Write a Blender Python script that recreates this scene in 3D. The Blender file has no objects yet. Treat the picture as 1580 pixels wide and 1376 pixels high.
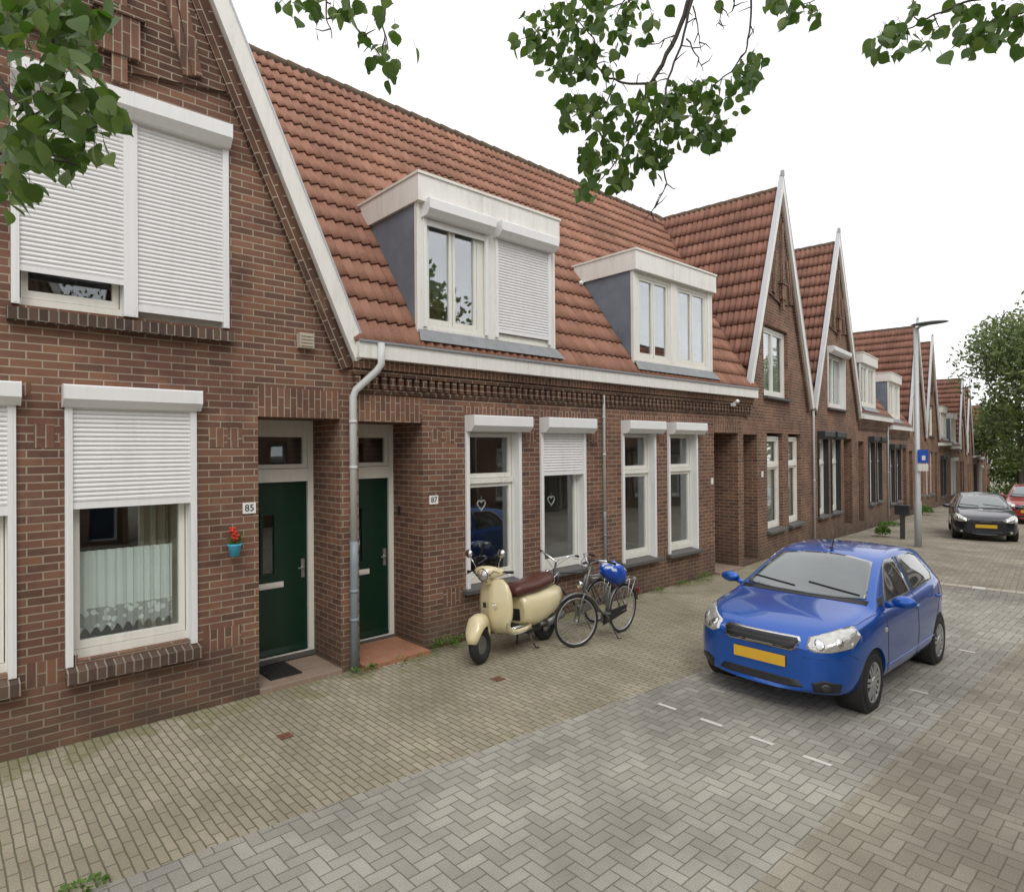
import bpy, bmesh, math, random
from mathutils import Vector, Matrix
from mathutils.bvhtree import BVHTree
random.seed(7)
R = math.radians
SC = bpy.context.scene
COL = SC.collection

# ------------------------------------------------------------------ camera
F_PX, TH, PIT, ROL, CAM_H = 979.34, R(47.6576), R(0.3799), R(-0.4547), 2.5
fw = Vector((math.cos(TH)*math.cos(PIT), math.sin(TH)*math.cos(PIT), math.sin(PIT)))
rt0 = Vector((math.sin(TH), -math.cos(TH), 0)); up0 = rt0.cross(fw)
rt = rt0*math.cos(ROL)+up0*math.sin(ROL); up = -rt0*math.sin(ROL)+up0*math.cos(ROL)
cd = bpy.data.cameras.new('camera'); cam = bpy.data.objects.new('camera', cd); COL.objects.link(cam)
cd.sensor_width = 36; cd.lens = 36*F_PX/1580; cd.clip_start = .05; cd.clip_end = 3000
m = Matrix((rt, up, -fw)).transposed().to_4x4(); m.translation = (0, 0, CAM_H); cam.matrix_world = m
SC.camera = cam
def dep(px, py, t):      # a point seen at (px,py) in the photograph, t metres ahead
    d = (fw*F_PX + rt*(px-790) - up*(py-688))/F_PX
    return Vector((0, 0, CAM_H)) + d*t
# ------------------------------------------------------------------ world, sun, exposure
SUN_EL, SUN_AZ = R(48), R(-120)
W = bpy.data.worlds.new('World'); SC.world = W; W.use_nodes = True
nt = W.node_tree; N = nt.nodes; L = nt.links; bg = N['Background']
sky = N.new('ShaderNodeTexSky'); sky.sky_type = 'NISHITA'; sky.sun_disc = False
sky.sun_elevation = SUN_EL; sky.sun_rotation = R(90)-SUN_AZ
sm_ = N.new('ShaderNodeVectorMath'); sm_.operation = 'SCALE'; sm_.inputs['Scale'].default_value = .08
L.new(sky.outputs[0], sm_.inputs[0])
tc = N.new('ShaderNodeTexCoord'); mp = N.new('ShaderNodeMapping'); mp.inputs['Scale'].default_value = (1, 1, 3)
ns = N.new('ShaderNodeTexNoise'); ns.inputs['Scale'].default_value = 1.6; ns.inputs['Detail'].default_value = 4
cr = N.new('ShaderNodeValToRGB'); cr.color_ramp.elements[0].position = .3; cr.color_ramp.elements[1].position = .6
cr.color_ramp.elements[0].color = (.90, .895, .91, 1); cr.color_ramp.elements[1].color = (1.12, 1.115, 1.11, 1)
mx = N.new('ShaderNodeMix'); mx.data_type = 'RGBA'; mx.inputs[0].default_value = .93
L.new(tc.outputs['Generated'], mp.inputs[0]); L.new(mp.outputs[0], ns.inputs[0]); L.new(ns.outputs[0], cr.inputs[0])
L.new(sm_.outputs[0], mx.inputs[6]); L.new(cr.outputs[0], mx.inputs[7]); L.new(mx.outputs[2], bg.inputs[0])
bg.inputs[1].default_value = 1.0
sl = bpy.data.lights.new('sun', 'SUN'); sl.energy = 1.0; sl.angle = R(25); sl.color = (1, .97, .92)
so = bpy.data.objects.new('sun', sl); COL.objects.link(so)
so.rotation_euler = Vector((math.cos(SUN_EL)*math.cos(SUN_AZ), math.cos(SUN_EL)*math.sin(SUN_AZ), math.sin(SUN_EL))).to_track_quat('Z', 'Y').to_euler()
SC.view_settings.view_transform = 'Standard'; SC.view_settings.look = 'None'
SC.view_settings.gamma = 1; SC.view_settings.exposure = 0.33
SC.render.engine = 'CYCLES'; SC.cycles.max_bounces = 6; SC.cycles.transparent_max_bounces = 12

# ------------------------------------------------------------------ node helpers
class NB:
    def __init__(s, name):
        s.m = bpy.data.materials.new(name); s.m.use_nodes = True; s.t = s.m.node_tree
        s.b = s.t.nodes['Principled BSDF']; s.out = s.t.nodes['Material Output']
    def n(s, t, **k):
        x = s.t.nodes.new('ShaderNode'+t)
        for a, b in k.items(): setattr(x, a, b)
        return x
    def lk(s, a, b): s.t.links.new(a, b)
    def set(s, i, v):
        if hasattr(v, 'is_output'): s.lk(v, i)
        else: i.default_value = v
    def math(s, op, a, b=None, c=None):
        x = s.n('Math', operation=op); s.set(x.inputs[0], a)
        if b is not None: s.set(x.inputs[1], b)
        if c is not None: s.set(x.inputs[2], c)
        return x.outputs[0]
    def mix(s, f, a, b, bt='MIX'):
        x = s.n('Mix', data_type='RGBA', blend_type=bt); s.set(x.inputs[0], f); s.set(x.inputs[6], col(a)); s.set(x.inputs[7], col(b))
        return x.outputs[2]
    def noise(s, vec, scale, detail=3, rough=.55):
        x = s.n('TexNoise'); x.inputs['Scale'].default_value = scale; x.inputs['Detail'].default_value = detail; x.inputs['Roughness'].default_value = rough
        if vec is not None: s.lk(vec, x.inputs['Vector'])
        return x.outputs['Fac']
    def ramp(s, f, stops):
        x = s.n('ValToRGB'); e = x.color_ramp.elements
        while len(e) < len(stops): e.new(.5)
        for i, (p, c) in enumerate(stops): e[i].position = p; e[i].color = col(c)
        s.lk(f, x.inputs[0]); return x.outputs[0]
    def sep(s, v):
        x = s.n('SeparateXYZ'); s.lk(v, x.inputs[0]); return x.outputs
    def comb(s, a, b, c=0.):
        x = s.n('CombineXYZ'); s.set(x.inputs[0], a); s.set(x.inputs[1], b); s.set(x.inputs[2], c); return x.outputs[0]
    def uv(s): return s.n('UVMap').outputs[0]
    def obj(s): return s.n('TexCoord').outputs['Object']
    def white(s, v):
        x = s.n('TexWhiteNoise', noise_dimensions='3D'); s.lk(v, x.inputs[0]); return x.outputs[0]
    def base(s, c): s.set(s.b.inputs['Base Color'], col(c) if not hasattr(c, 'is_output') else c)
    def p(s, **k):
        for a, b in k.items(): s.set(s.b.inputs[a.replace('_', ' ')], b)
    def bump(s, h, strength=.3, dist=.01):
        x = s.n('Bump'); x.inputs['Strength'].default_value = strength; x.inputs['Distance'].default_value = dist
        s.lk(h, x.inputs['Height']); s.lk(x.outputs[0], s.b.inputs['Normal'])
def col(c):
    if hasattr(c, 'is_output'): return c
    return (c[0], c[1], c[2], 1.) if isinstance(c, (tuple, list)) else (c, c, c, 1.)
MATS = {}
def simple(name, c, rough=.5, metal=0., var=.12, vs=6., **k):
    b = NB(name); n = b.noise(b.obj(), vs, 5)
    b.base(b.mix(n, tuple(x*(1-var) for x in c), tuple(min(1, x*(1+var)) for x in c)))
    b.p(Roughness=rough, Metallic=metal, **k); MATS[name] = b.m; return b.m
def brick(name, swap=False, cols=None, mortar=(.37, .31, .235), bw=.22, bh=.0685, dark=1., ms=.0068):
    b = NB(name); uv = b.uv(); s = b.sep(uv)
    v = b.comb(s[1], s[0]) if swap else uv
    wob = b.noise(uv, 9, 2)
    t = b.n('TexBrick', offset=.5, squash=1.); b.lk(v, t.inputs['Vector'])
    t.inputs['Color1'].default_value = (0, 0, 0, 1); t.inputs['Color2'].default_value = (1, 1, 1, 1); t.inputs['Mortar'].default_value = (.5, .5, .5, 1)
    t.inputs['Scale'].default_value = 1; t.inputs['Mortar Size'].default_value = ms; t.inputs['Mortar Smooth'].default_value = .25
    t.inputs['Bias'].default_value = 0; t.inputs['Brick Width'].default_value = bw; t.inputs['Row Height'].default_value = bh
    cols = cols or [(0, (.115, .060, .045)), (.3, (.155, .077, .053)), (.55, (.19, .092, .061)), (.8, (.235, .115, .072)), (1, (.145, .073, .058))]
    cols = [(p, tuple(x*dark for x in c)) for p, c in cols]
    bc = b.ramp(t.outputs['Color'], cols)
    fine = b.noise(uv, 60, 4, .7); big = b.noise(uv, .9, 4)
    bc = b.mix(.35, bc, b.ramp(fine, [(.3, (.35, .35, .35)), (.7, (.8, .78, .76))]), 'MULTIPLY') if False else b.mix(b.math('MULTIPLY', fine, .22), bc, (.31, .22, .16))
    c = b.mix(b.math('SMOOTH_MIN', t.outputs['Fac'], 1., .05), bc, mortar)
    st = b.ramp(big, [(.35, (.74, .72, .72)), (.6, (1.06, 1.04, 1.02))])
    c = b.mix(1., c, st, 'MULTIPLY')
    pz = b.ramp(b.noise(uv, 1.7, 5, .65), [(.50, (0, 0, 0)), (.62, (.55, .55, .55))]); c = b.mix(pz, c, b.mix(1., c, (.62, .58, .70), 'MULTIPLY'))
    pw = b.ramp(b.noise(b.obj(), 1.3, 5, .7), [(.58, (0, 0, 0)), (.74, (.45, .45, .45))]); c = b.mix(pw, c, (.30, .22, .15))
    # grime and algae near the pavement
    z = b.sep(b.obj())[2]
    g = b.math('MULTIPLY', b.math('SUBTRACT', 1., b.math('MINIMUM', b.math('MULTIPLY', z, 1.4), 1.)), b.noise(uv, 3.3, 4))
    c = b.mix(b.math('MAXIMUM', b.math('MULTIPLY', g, 1.1), 0.), c, (.075, .062, .046))
    b.base(c); b.p(Roughness=.88, Specular_IOR_Level=.25)
    h = b.math('ADD', b.math('MULTIPLY', t.outputs['Fac'], -1.), b.math('MULTIPLY', fine, .35))
    b.bump(h, .75, .008); MATS[name] = b.m; return b.m
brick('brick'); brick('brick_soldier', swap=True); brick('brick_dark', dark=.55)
brick('brick_sill', swap=True, cols=[(0, (.05, .035, .032)), (.5, (.085, .055, .045)), (1, (.13, .085, .065))], mortar=(.3, .27, .22), bw=.3, bh=.0685)
def plain_far(name, c):
    b = NB(name); b.base(c); MATS[name] = b.m
def herring(name, c1, c2, c3, joint, w=.093, blotch=.5):
    b = NB(name); uv = b.uv(); nz = b.n('TexNoise'); nz.inputs['Scale'].default_value = 5.; b.lk(uv, nz.inputs['Vector'])
    d = b.n('VectorMath', operation='SCALE'); d.inputs['Scale'].default_value = .012; b.lk(nz.outputs['Color'], d.inputs[0])
    a = b.n('VectorMath', operation='ADD'); b.lk(uv, a.inputs[0]); b.lk(d.outputs[0], a.inputs[1])
    s = b.sep(a.outputs[0])
    x = b.math('DIVIDE', s[0], w); y = b.math('DIVIDE', s[1], w)
    i = b.math('FLOOR', x); j = b.math('FLOOR', y); fx = b.math('SUBTRACT', x, i); fy = b.math('SUBTRACT', y, j)
    k = b.math('FLOORED_MODULO', b.math('SUBTRACT', i, j), 4.)
    e = [b.math('COMPARE', k, float(q), .1) for q in range(4)]
    hor = b.math('ADD', e[0], e[1]); ver = b.math('ADD', e[2], e[3])
    # coordinates inside the block, along x (lx of length LX) and y
    lx = b.math('ADD', fx, e[1]); ly = b.math('ADD', fy, e[2]); LX = b.math('ADD', 1., hor); LY = b.math('ADD', 1., ver)
    dx = b.math('MINIMUM', lx, b.math('SUBTRACT', LX, lx)); dy = b.math('MINIMUM', ly, b.math('SUBTRACT', LY, ly))
    dd = b.math('MINIMUM', dx, dy)
    bi = b.math('SUBTRACT', i, e[1]); bj = b.math('SUBTRACT', j, e[2])
    rnd = b.white(b.comb(bi, bj, hor)); fine = b.noise(uv, 130, 3, .8); big = b.noise(uv, .8, 5)
    c = b.ramp(rnd, [(0, c1), (.5, c2), (1, c3)])
    c = b.mix(1., c, b.ramp(fine, [(.3, (.62, .62, .62)), (.7, (1.3, 1.3, 1.3))]), 'MULTIPLY')
    c = b.mix(1., c, b.ramp(big, [(.35, (1-blotch*.55,)*3), (.62, (1.08, 1.08, 1.08))]), 'MULTIPLY')
    c = b.mix(b.ramp(b.noise(uv, 6., 5, .75), [(.60, (0, 0, 0)), (.72, (.4, .4, .4))]), c, (.13, .12, .10))
    c = b.mix(b.ramp(b.noise(uv, .45, 3, .6), [(.60, (0, 0, 0)), (.78, (.40, .40, .40))]), c, (.14, .135, .125))
    jm = b.math('SUBTRACT', 1., b.math('MINIMUM', 1., b.math('MULTIPLY', dd, 1/.08)))
    jm = b.math('POWER', jm, 1.3)
    moss = b.math('GREATER_THAN', b.noise(uv, 1.9, 3), .62)
    c = b.mix(b.math('MULTIPLY', jm, .95), c, b.mix(moss, joint, (.10, .105, .045)))
    b.base(c); b.p(Roughness=.9, Specular_IOR_Level=.2)
    b.bump(b.math('ADD', b.math('MULTIPLY', jm, -1.), b.math('MULTIPLY', fine, .25)), .6, .005)
    MATS[name] = b.m
herring('paver_grey', (.31, .292, .25), (.35, .332, .288), (.395, .377, .328), (.10, .088, .066))
herring('paver_brown', (.285, .256, .20), (.32, .288, .228), (.36, .326, .262), (.115, .098, .07))
def step_mat(name, c1, c2, mortar, bw, bh):
    b = NB(name); uv = b.uv(); t = b.n('TexBrick', offset=0. if bw == bh else .5, squash=1.); b.lk(uv, t.inputs['Vector'])
    t.inputs['Color1'].default_value = col(c1); t.inputs['Color2'].default_value = col(c2); t.inputs['Mortar'].default_value = col(mortar)
    t.inputs['Scale'].default_value = 1; t.inputs['Mortar Size'].default_value = .004; t.inputs['Brick Width'].default_value = bw; t.inputs['Row Height'].default_value = bh
    b.base(b.mix(b.math('MULTIPLY', b.noise(uv, 7, 5), .5), t.outputs['Color'], (.30, .24, .18))); b.p(Roughness=.8); b.bump(b.math('MULTIPLY', t.outputs['Fac'], -1.), .5, .004); MATS[name] = b.m
step_mat('terracotta', (.36, .125, .06), (.44, .17, .085), (.30, .24, .18), .15, .15); step_mat('step_brown', (.24, .16, .125), (.31, .215, .17), (.34, .29, .23), .21, .055)
def footway_mat(name, bl=.2, bh=.064):
    b = NB(name); uv = b.uv(); s = b.sep(uv)
    nz = b.n('TexNoise'); nz.inputs['Scale'].default_value = 4.; b.lk(uv, nz.inputs['Vector'])
    d = b.n('VectorMath', operation='SCALE'); d.inputs['Scale'].default_value = .016; b.lk(nz.outputs['Color'], d.inputs[0])
    a = b.n('VectorMath', operation='ADD'); b.lk(b.comb(s[1], s[0]), a.inputs[0]); b.lk(d.outputs[0], a.inputs[1])
    t = b.n('TexBrick', offset=.5, squash=1.); b.lk(a.outputs[0], t.inputs['Vector'])
    t.inputs['Color1'].default_value = (0, 0, 0, 1); t.inputs['Color2'].default_value = (1, 1, 1, 1); t.inputs['Mortar'].default_value = (.5, .5, .5, 1)
    t.inputs['Scale'].default_value = 1; t.inputs['Mortar Size'].default_value = .006; t.inputs['Mortar Smooth'].default_value = .5
    t.inputs['Brick Width'].default_value = bl; t.inputs['Row Height'].default_value = bh
    fine = b.noise(uv, 120, 3, .8); big = b.noise(uv, .9, 5); med = b.noise(uv, 3., 4)
    c = b.ramp(t.outputs['Color'], [(0, (.315, .283, .208)), (.5, (.345, .31, .230)), (1, (.385, .347, .262))])
    c = b.mix(1., c, b.ramp(fine, [(.3, (.62, .62, .62)), (.7, (1.3, 1.3, 1.3))]), 'MULTIPLY')
    c = b.mix(1., c, b.ramp(big, [(.35, (.78, .78, .76)), (.65, (1.1, 1.1, 1.1))]), 'MULTIPLY')
    jm = b.math('MULTIPLY', t.outputs['Fac'], .9)
    # moss creeping out from the foot of the wall (v near 0)
    wall = b.math('MAXIMUM', 0., b.math('ADD', 1., b.math('MULTIPLY', s[1], 1.3)))
    c = b.mix(b.ramp(b.noise(uv, 7., 5, .75), [(.60, (0, 0, 0)), (.72, (.35, .35, .35))]), c, (.15, .135, .10))
    ms = b.math('MULTIPLY', b.math('GREATER_THAN', b.math('ADD', b.math('MULTIPLY', wall, .28), med), .70), .5)
    c = b.mix(ms, c, (.20, .20, .09))
    c = b.mix(jm, c, b.mix(b.math('GREATER_THAN', med, .55), (.13, .112, .078), (.12, .125, .055)))
    b.base(c); b.p(Roughness=.92, Specular_IOR_Level=.2)
    b.bump(b.math('ADD', b.math('MULTIPLY', t.outputs['Fac'], -1.), b.math('MULTIPLY', fine, .3)), .8, .006)
    MATS[name] = b.m
footway_mat('footway')
def tiles(name, a_, b_, c_, w=.14, l=.37):
    b = NB(name); uv = b.uv(); s = b.sep(uv)
    rnd = b.white(b.comb(b.math('FLOOR', b.math('DIVIDE', s[0], w)), b.math('FLOOR', b.math('DIVIDE', s[1], l))))
    fine = b.noise(uv, 35, 5, .7); big = b.noise(uv, .8, 4)
    c = b.ramp(rnd, [(0, a_), (.5, b_), (1, c_)])
    c = b.mix(b.ramp(fine, [(.45, (0, 0, 0)), (.8, (.6, .6, .6))]), c, (.35, .27, .19))
    c = b.mix(b.ramp(b.noise(uv, 4.5, 6, .7), [(.56, (0, 0, 0)), (.66, (.5, .5, .5))]), c, (.13, .10, .06))
    c = b.mix(1., c, b.ramp(big, [(.3, (.75, .75, .78)), (.7, (1.1, 1.1, 1.1))]), 'MULTIPLY')
    b.base(c); b.p(Roughness=.75, Specular_IOR_Level=.3); b.bump(fine, .3, .004); MATS[name] = b.m
tiles('roof_tile', (.26, .115, .074), (.30, .138, .090), (.345, .165, .112))
tiles('roof_tile_dark', (.20, .085, .060), (.24, .105, .074), (.285, .13, .092))
def dirty(name, c, rough, amt, metal=0.):
    b = NB(name); o = b.obj(); s_ = b.sep(o); st = b.noise(b.comb(b.math('MULTIPLY', s_[0], 14.), b.math('MULTIPLY', s_[1], 14.), b.math('MULTIPLY', s_[2], 1.1)), 1., 5, .7)
    bl = b.noise(o, 2.3, 5, .7); f = b.math('MULTIPLY', b.ramp(st, [(.42, (0, 0, 0)), (.75, (1, 1, 1))]), b.ramp(bl, [(.35, (0, 0, 0)), (.7, (1, 1, 1))]))
    b.base(b.mix(b.math('MULTIPLY', f, amt), c, (.34, .31, .24))); b.p(Roughness=rough, Metallic=metal); MATS[name] = b.m
dirty('white_paint', (.80, .785, .74), .42, .55); dirty('white_alu', (.80, .80, .80), .35, .22); dirty('cream_paint', (.78, .765, .70), .42, .35)
simple('alu_edge', (.30, .31, .34), .4, .6)
simple('zinc', (.33, .35, .38), .45, .5, var=.2)
simple('ridge_moss', (.12, .085, .055), .9, var=.45, vs=9)
simple('zinc_light', (.50, .51, .53), .4, .4, var=.1)
simple('cheek', (.18, .21, .255), .5, .1, var=.38, vs=4)
simple('lead', (.26, .27, .28), .6, .3, var=.3)
simple('pvc_pipe', (.56, .57, .56), .45, var=.08)
simple('pvc_grey', (.23, .27, .30), .45, var=.1)
simple('green_door', (.005, .031, .017), .28, var=.15)
simple('blue_door', (.03, .06, .12), .4)
simple('dark_frame', (.03, .032, .035), .5)
simple('stone_sill', (.10, .095, .09), .7, var=.3, vs=12)
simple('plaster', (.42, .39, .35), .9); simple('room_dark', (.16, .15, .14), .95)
simple('black_rubber', (.018, .018, .018), .75); simple('black_plastic', (.02, .02, .022), .45)
simple('chrome', (.75, .75, .76), .15, 1., var=.02); simple('silver', (.55, .56, .57), .35, .8, var=.05)
simple('steel_dark', (.09, .09, .09), .4, .7); simple('steel_grey', (.22, .22, .21), .4, .6)
simple('rust', (.16, .07, .04), .85, var=.4, vs=30)
simple('lamp_grey', (.46, .48, .48), .5, .2, var=.1); simple('luminaire', (.10, .12, .12), .5)
simple('sign_blue', (.01, .08, .45), .4); simple('white_line', (.62, .60, .55), .8, var=.2, vs=30)
simple('number_white', (.8, .8, .76), .4); simple('number_ink', (.02, .03, .06), .5)
simple('cream_body', (.70, .61, .37), .28, var=.04, Coat_Weight=.6)
simple('seat_brown', (.095, .032, .022), .38, var=.2)
simple('pot_blue', (.07, .42, .62), .4); simple('flower_red', (.62, .04, .02), .6)
simple('plate_yellow', (.72, .42, .03), .5); simple('beige_far', (.45, .40, .32), .8)
simple('bark', (.075, .06, .05), .9, var=.4, vs=30)
simple('cover_blue', (.02, .09, .52), .45, var=.4, vs=14); simple('cover_white', (.55, .62, .72), .45)
def carpaint(name, c, metal=.35):
    b = NB(name); n = b.noise(b.obj(), 900, 1); b.base(b.mix(n, tuple(x*.85 for x in c), tuple(x*1.15 for x in c)))
    b.p(Roughness=.32, Metallic=metal, Coat_Weight=1., Coat_Roughness=.04); MATS[name] = b.m
carpaint('paint_blue', (.003, .092, .46), .5); carpaint('paint_black', (.006, .007, .018), .2); carpaint('paint_red', (.33, .015, .012), .1); carpaint('paint_silver', (.45, .46, .48), .6)
b = NB('car_glass'); b.base(b.mix(b.noise(b.obj(), 2.5, 3), (.03, .04, .045), (.07, .085, .085))); b.p(Roughness=.03, IOR=1.9, Coat_Weight=1., Coat_Roughness=.01); MATS['car_glass'] = b.m
b = NB('screen_glass'); b.base(b.mix(b.noise(b.obj(), 2.5, 3), (.035, .05, .055), (.09, .115, .115))); b.p(Roughness=.03, IOR=2.1, Coat_Weight=1., Coat_Roughness=.01); MATS['screen_glass'] = b.m
b = NB('lamp_glass'); b.base(b.mix(b.noise(b.obj(), 14, 2), (.38, .38, .36), (.8, .8, .74))); b.p(Roughness=.12, Metallic=.55, Coat_Weight=1.); MATS['lamp_glass'] = b.m
def glass(name, tint, refl=.12):
    b = NB(name); tr = b.n('BsdfTransparent'); tr.inputs[0].default_value = col(tint)
    gl = b.n('BsdfGlossy'); gl.inputs['Roughness'].default_value = .015; gl.inputs[0].default_value = (.95, .97, 1, 1)
    nb_ = b.n('Bump'); nb_.inputs['Strength'].default_value = .06; nb_.inputs['Distance'].default_value = .02
    b.lk(b.noise(b.obj(), 1.7, 1), nb_.inputs['Height']); b.lk(nb_.outputs[0], gl.inputs['Normal'])
    lw = b.n('LayerWeight'); lw.inputs[0].default_value = .5
    f = b.math('ADD', refl, b.math('MULTIPLY', b.math('POWER', lw.outputs['Facing'], 3.), .85))
    mxs = b.n('MixShader'); b.lk(f, mxs.inputs[0]); b.lk(tr.outputs[0], mxs.inputs[1]); b.lk(gl.outputs[0], mxs.inputs[2])
    b.lk(mxs.outputs[0], b.out.inputs[0]); MATS[name] = b.m
glass('glass', (.93, .96, .95), .10); glass('glass_up', (.8, .84, .84), .28)
def cloth(name, c, lace=False):
    b = NB(name); uv = b.uv(); tr = b.n('BsdfTransparent'); df = b.n('BsdfDiffuse'); df.inputs[0].default_value = col(c)
    tl = b.n('BsdfTranslucent'); tl.inputs[0].default_value = col(c)
    a_ = b.n('MixShader'); a_.inputs[0].default_value = .12; b.lk(df.outputs[0], a_.inputs[1]); b.lk(tl.outputs[0], a_.inputs[2])
    mxs = b.n('MixShader')
    if lace:
        s = b.sep(uv); v = b.n('TexVoronoi'); v.inputs['Scale'].default_value = 16; b.lk(uv, v.inputs['Vector'])
        w = b.n('TexVoronoi'); w.inputs['Scale'].default_value = 60; b.lk(uv, w.inputs['Vector'])
        low = b.math('LESS_THAN', s[1], .24)
        pat = b.math('MULTIPLY', low, b.math('GREATER_THAN', v.outputs['Distance'], .42))
        f = b.math('SUBTRACT', .94, b.math('MULTIPLY', pat, .45)); b.lk(f, mxs.inputs[0])
    else: mxs.inputs[0].default_value = .93
    b.lk(tr.outputs[0], mxs.inputs[1]); b.lk(a_.outputs[0], mxs.inputs[2]); b.lk(mxs.outputs[0], b.out.inputs[0]); MATS[name] = b.m
cloth('lace', (.92, .96, .94), True); cloth('net', (.62, .63, .58)); cloth('drape', (.5, .46, .34))
def leafmat(name, a_, b_, c_):
    b = NB(name); g = b.n('NewGeometry'); c = b.ramp(g.outputs['Random Per Island'], [(0, a_), (.5, b_), (1, c_)])
    b.base(c); b.p(Roughness=.5, Specular_IOR_Level=.35)
    tl = b.n('BsdfTranslucent'); b.lk(b.mix(1., c, (1.3, 1.6, .6), 'MULTIPLY'), tl.inputs[0])
    mxs = b.n('MixShader'); mxs.inputs[0].default_value = .3; b.lk(b.b.outputs[0], mxs.inputs[1]); b.lk(tl.outputs[0], mxs.inputs[2])
    b.lk(mxs.outputs[0], b.out.inputs[0]); MATS[name] = b.m
leafmat('leaf', (.05, .095, .022), (.08, .14, .034), (.14, .19, .055))
leafmat('leaf_far', (.065, .10, .032), (.105, .145, .048), (.18, .21, .07))
leafmat('weed', (.06, .13, .02), (.10, .19, .035), (.16, .24, .06))
b = NB('soil'); b.base(b.mix(b.noise(b.obj(), .7, 5), (.17, .15, .11), (.24, .21, .16))); b.p(Roughness=.95); MATS['soil'] = b.m

# ------------------------------------------------------------------ mesh helpers
class MB:
    def __init__(s): s.v = []; s.f = []; s.mi = []; s.uv = []; s.sm = []
    def quad(s, pts, mi=0, uv=None, sm=False):
        k = len(s.v); s.v += [tuple(p) for p in pts]; s.f.append(tuple(range(k, k+len(pts)))); s.mi.append(mi); s.uv.append(uv); s.sm.append(sm)
    def box(s, x0, x1, y0, y1, z0, z1, mi=0):
        if x0 > x1: x0, x1 = x1, x0
        if y0 > y1: y0, y1 = y1, y0
        if z0 > z1: z0, z1 = z1, z0
        a = [(x0, y0, z0), (x1, y0, z0), (x1, y1, z0), (x0, y1, z0), (x0, y0, z1), (x1, y0, z1), (x1, y1, z1), (x0, y1, z1)]
        for f in ((0, 1, 5, 4), (1, 2, 6, 5), (2, 3, 7, 6), (3, 0, 4, 7), (4, 5, 6, 7), (3, 2, 1, 0)): s.quad([a[i] for i in f], mi)
    def prism(s, poly, y0, y1, mi=0, axis='y'):   # polygon in (x,z) extruded along y; axis='x': polygon in (y,z) along x
        P = (lambda a, b, t: (a, t, b)) if axis == 'y' else (lambda a, b, t: (t, a, b))
        n = len(poly)
        s.quad([P(a, b, y0) for a, b in poly], mi); s.quad([P(a, b, y1) for a, b in reversed(poly)], mi)
        for i in range(n):
            (a, b), (c, d) = poly[i], poly[(i+1) % n]
            s.quad([P(c, d, y0), P(a, b, y0), P(a, b, y1), P(c, d, y1)], mi)
    def loft(s, rings, closed=True, caps=True, mi=0, sm=True):
        k = len(s.v); n = len(rings[0])
        for r in rings: s.v += [tuple(p) for p in r]
        for a in range(len(rings)-1):
            for i in range(n if closed else n-1):
                j = (i+1) % n
                s.f.append((k+a*n+i, k+a*n+j, k+(a+1)*n+j, k+(a+1)*n+i)); s.mi.append(mi); s.uv.append(None); s.sm.append(sm)
        if caps and closed:
            s.f.append(tuple(k+i for i in reversed(range(n)))); s.mi.append(mi); s.uv.append(None); s.sm.append(False)
            s.f.append(tuple(k+(len(rings)-1)*n+i for i in range(n))); s.mi.append(mi); s.uv.append(None); s.sm.append(False)
    def tube(s, pts, r, n=8, mi=0, caps=True):
        pts = [Vector(p) for p in pts]; rr = r if isinstance(r, (list, tuple)) else [r]*len(pts)
        rings = []; prev = None
        for i, p in enumerate(pts):
            t = (pts[min(i+1, len(pts)-1)]-pts[max(i-1, 0)]).normalized()
            if prev is None: a = t.orthogonal().normalized()
            else:
                a = prev-t*prev.dot(t); a = a.normalized() if a.length > 1e-5 else t.orthogonal().normalized()
            prev = a; b_ = t.cross(a)
            rings.append([p+(a*math.cos(2*math.pi*j/n)+b_*math.sin(2*math.pi*j/n))*rr[i] for j in range(n)])
        s.loft(rings, True, caps, mi)
    def torus(s, c, ax, R_, r, n=28, m_=8, mi=0):   # ax: wheel axis (unit vector)
        c = Vector(c); ax = Vector(ax).normalized(); a = ax.orthogonal().normalized(); b_ = ax.cross(a); k = len(s.v)
        for i in range(n):
            d = a*math.cos(2*math.pi*i/n)+b_*math.sin(2*math.pi*i/n)
            for j in range(m_):
                t = 2*math.pi*j/m_; s.v.append(tuple(c+d*(R_+r*math.cos(t))+ax*r*math.sin(t)))
        for i in range(n):
            for j in range(m_):
                s.f.append((k+i*m_+j, k+((i+1) % n)*m_+j, k+((i+1) % n)*m_+(j+1) % m_, k+i*m_+(j+1) % m_)); s.mi.append(mi); s.uv.append(None); s.sm.append(True)
    def lathe(s, c, ax, prof, n=28, mi=0, sm=True, caps=True):  # prof: (radius, offset along axis)
        c = Vector(c); ax = Vector(ax).normalized(); a = ax.orthogonal().normalized(); b_ = ax.cross(a)
        rings = [[c+ax*o+(a*math.cos(2*math.pi*i/n)+b_*math.sin(2*math.pi*i/n))*max(r, 1e-4) for i in range(n)] for r, o in prof]
        s.loft(rings, True, caps, mi, sm)
    def ball(s, c, rx, ry, rz, n=12, m_=8, mi=0):
        c = Vector(c); rings = []
        for i in range(m_+1):
            t = math.pi*i/m_; q = max(math.sin(t), .01)
            rings.append([c+Vector((rx*q*math.cos(2*math.pi*j/n), ry*q*math.sin(2*math.pi*j/n), -rz*math.cos(t))) for j in range(n)])
        s.loft(rings, True, True, mi)
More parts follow.
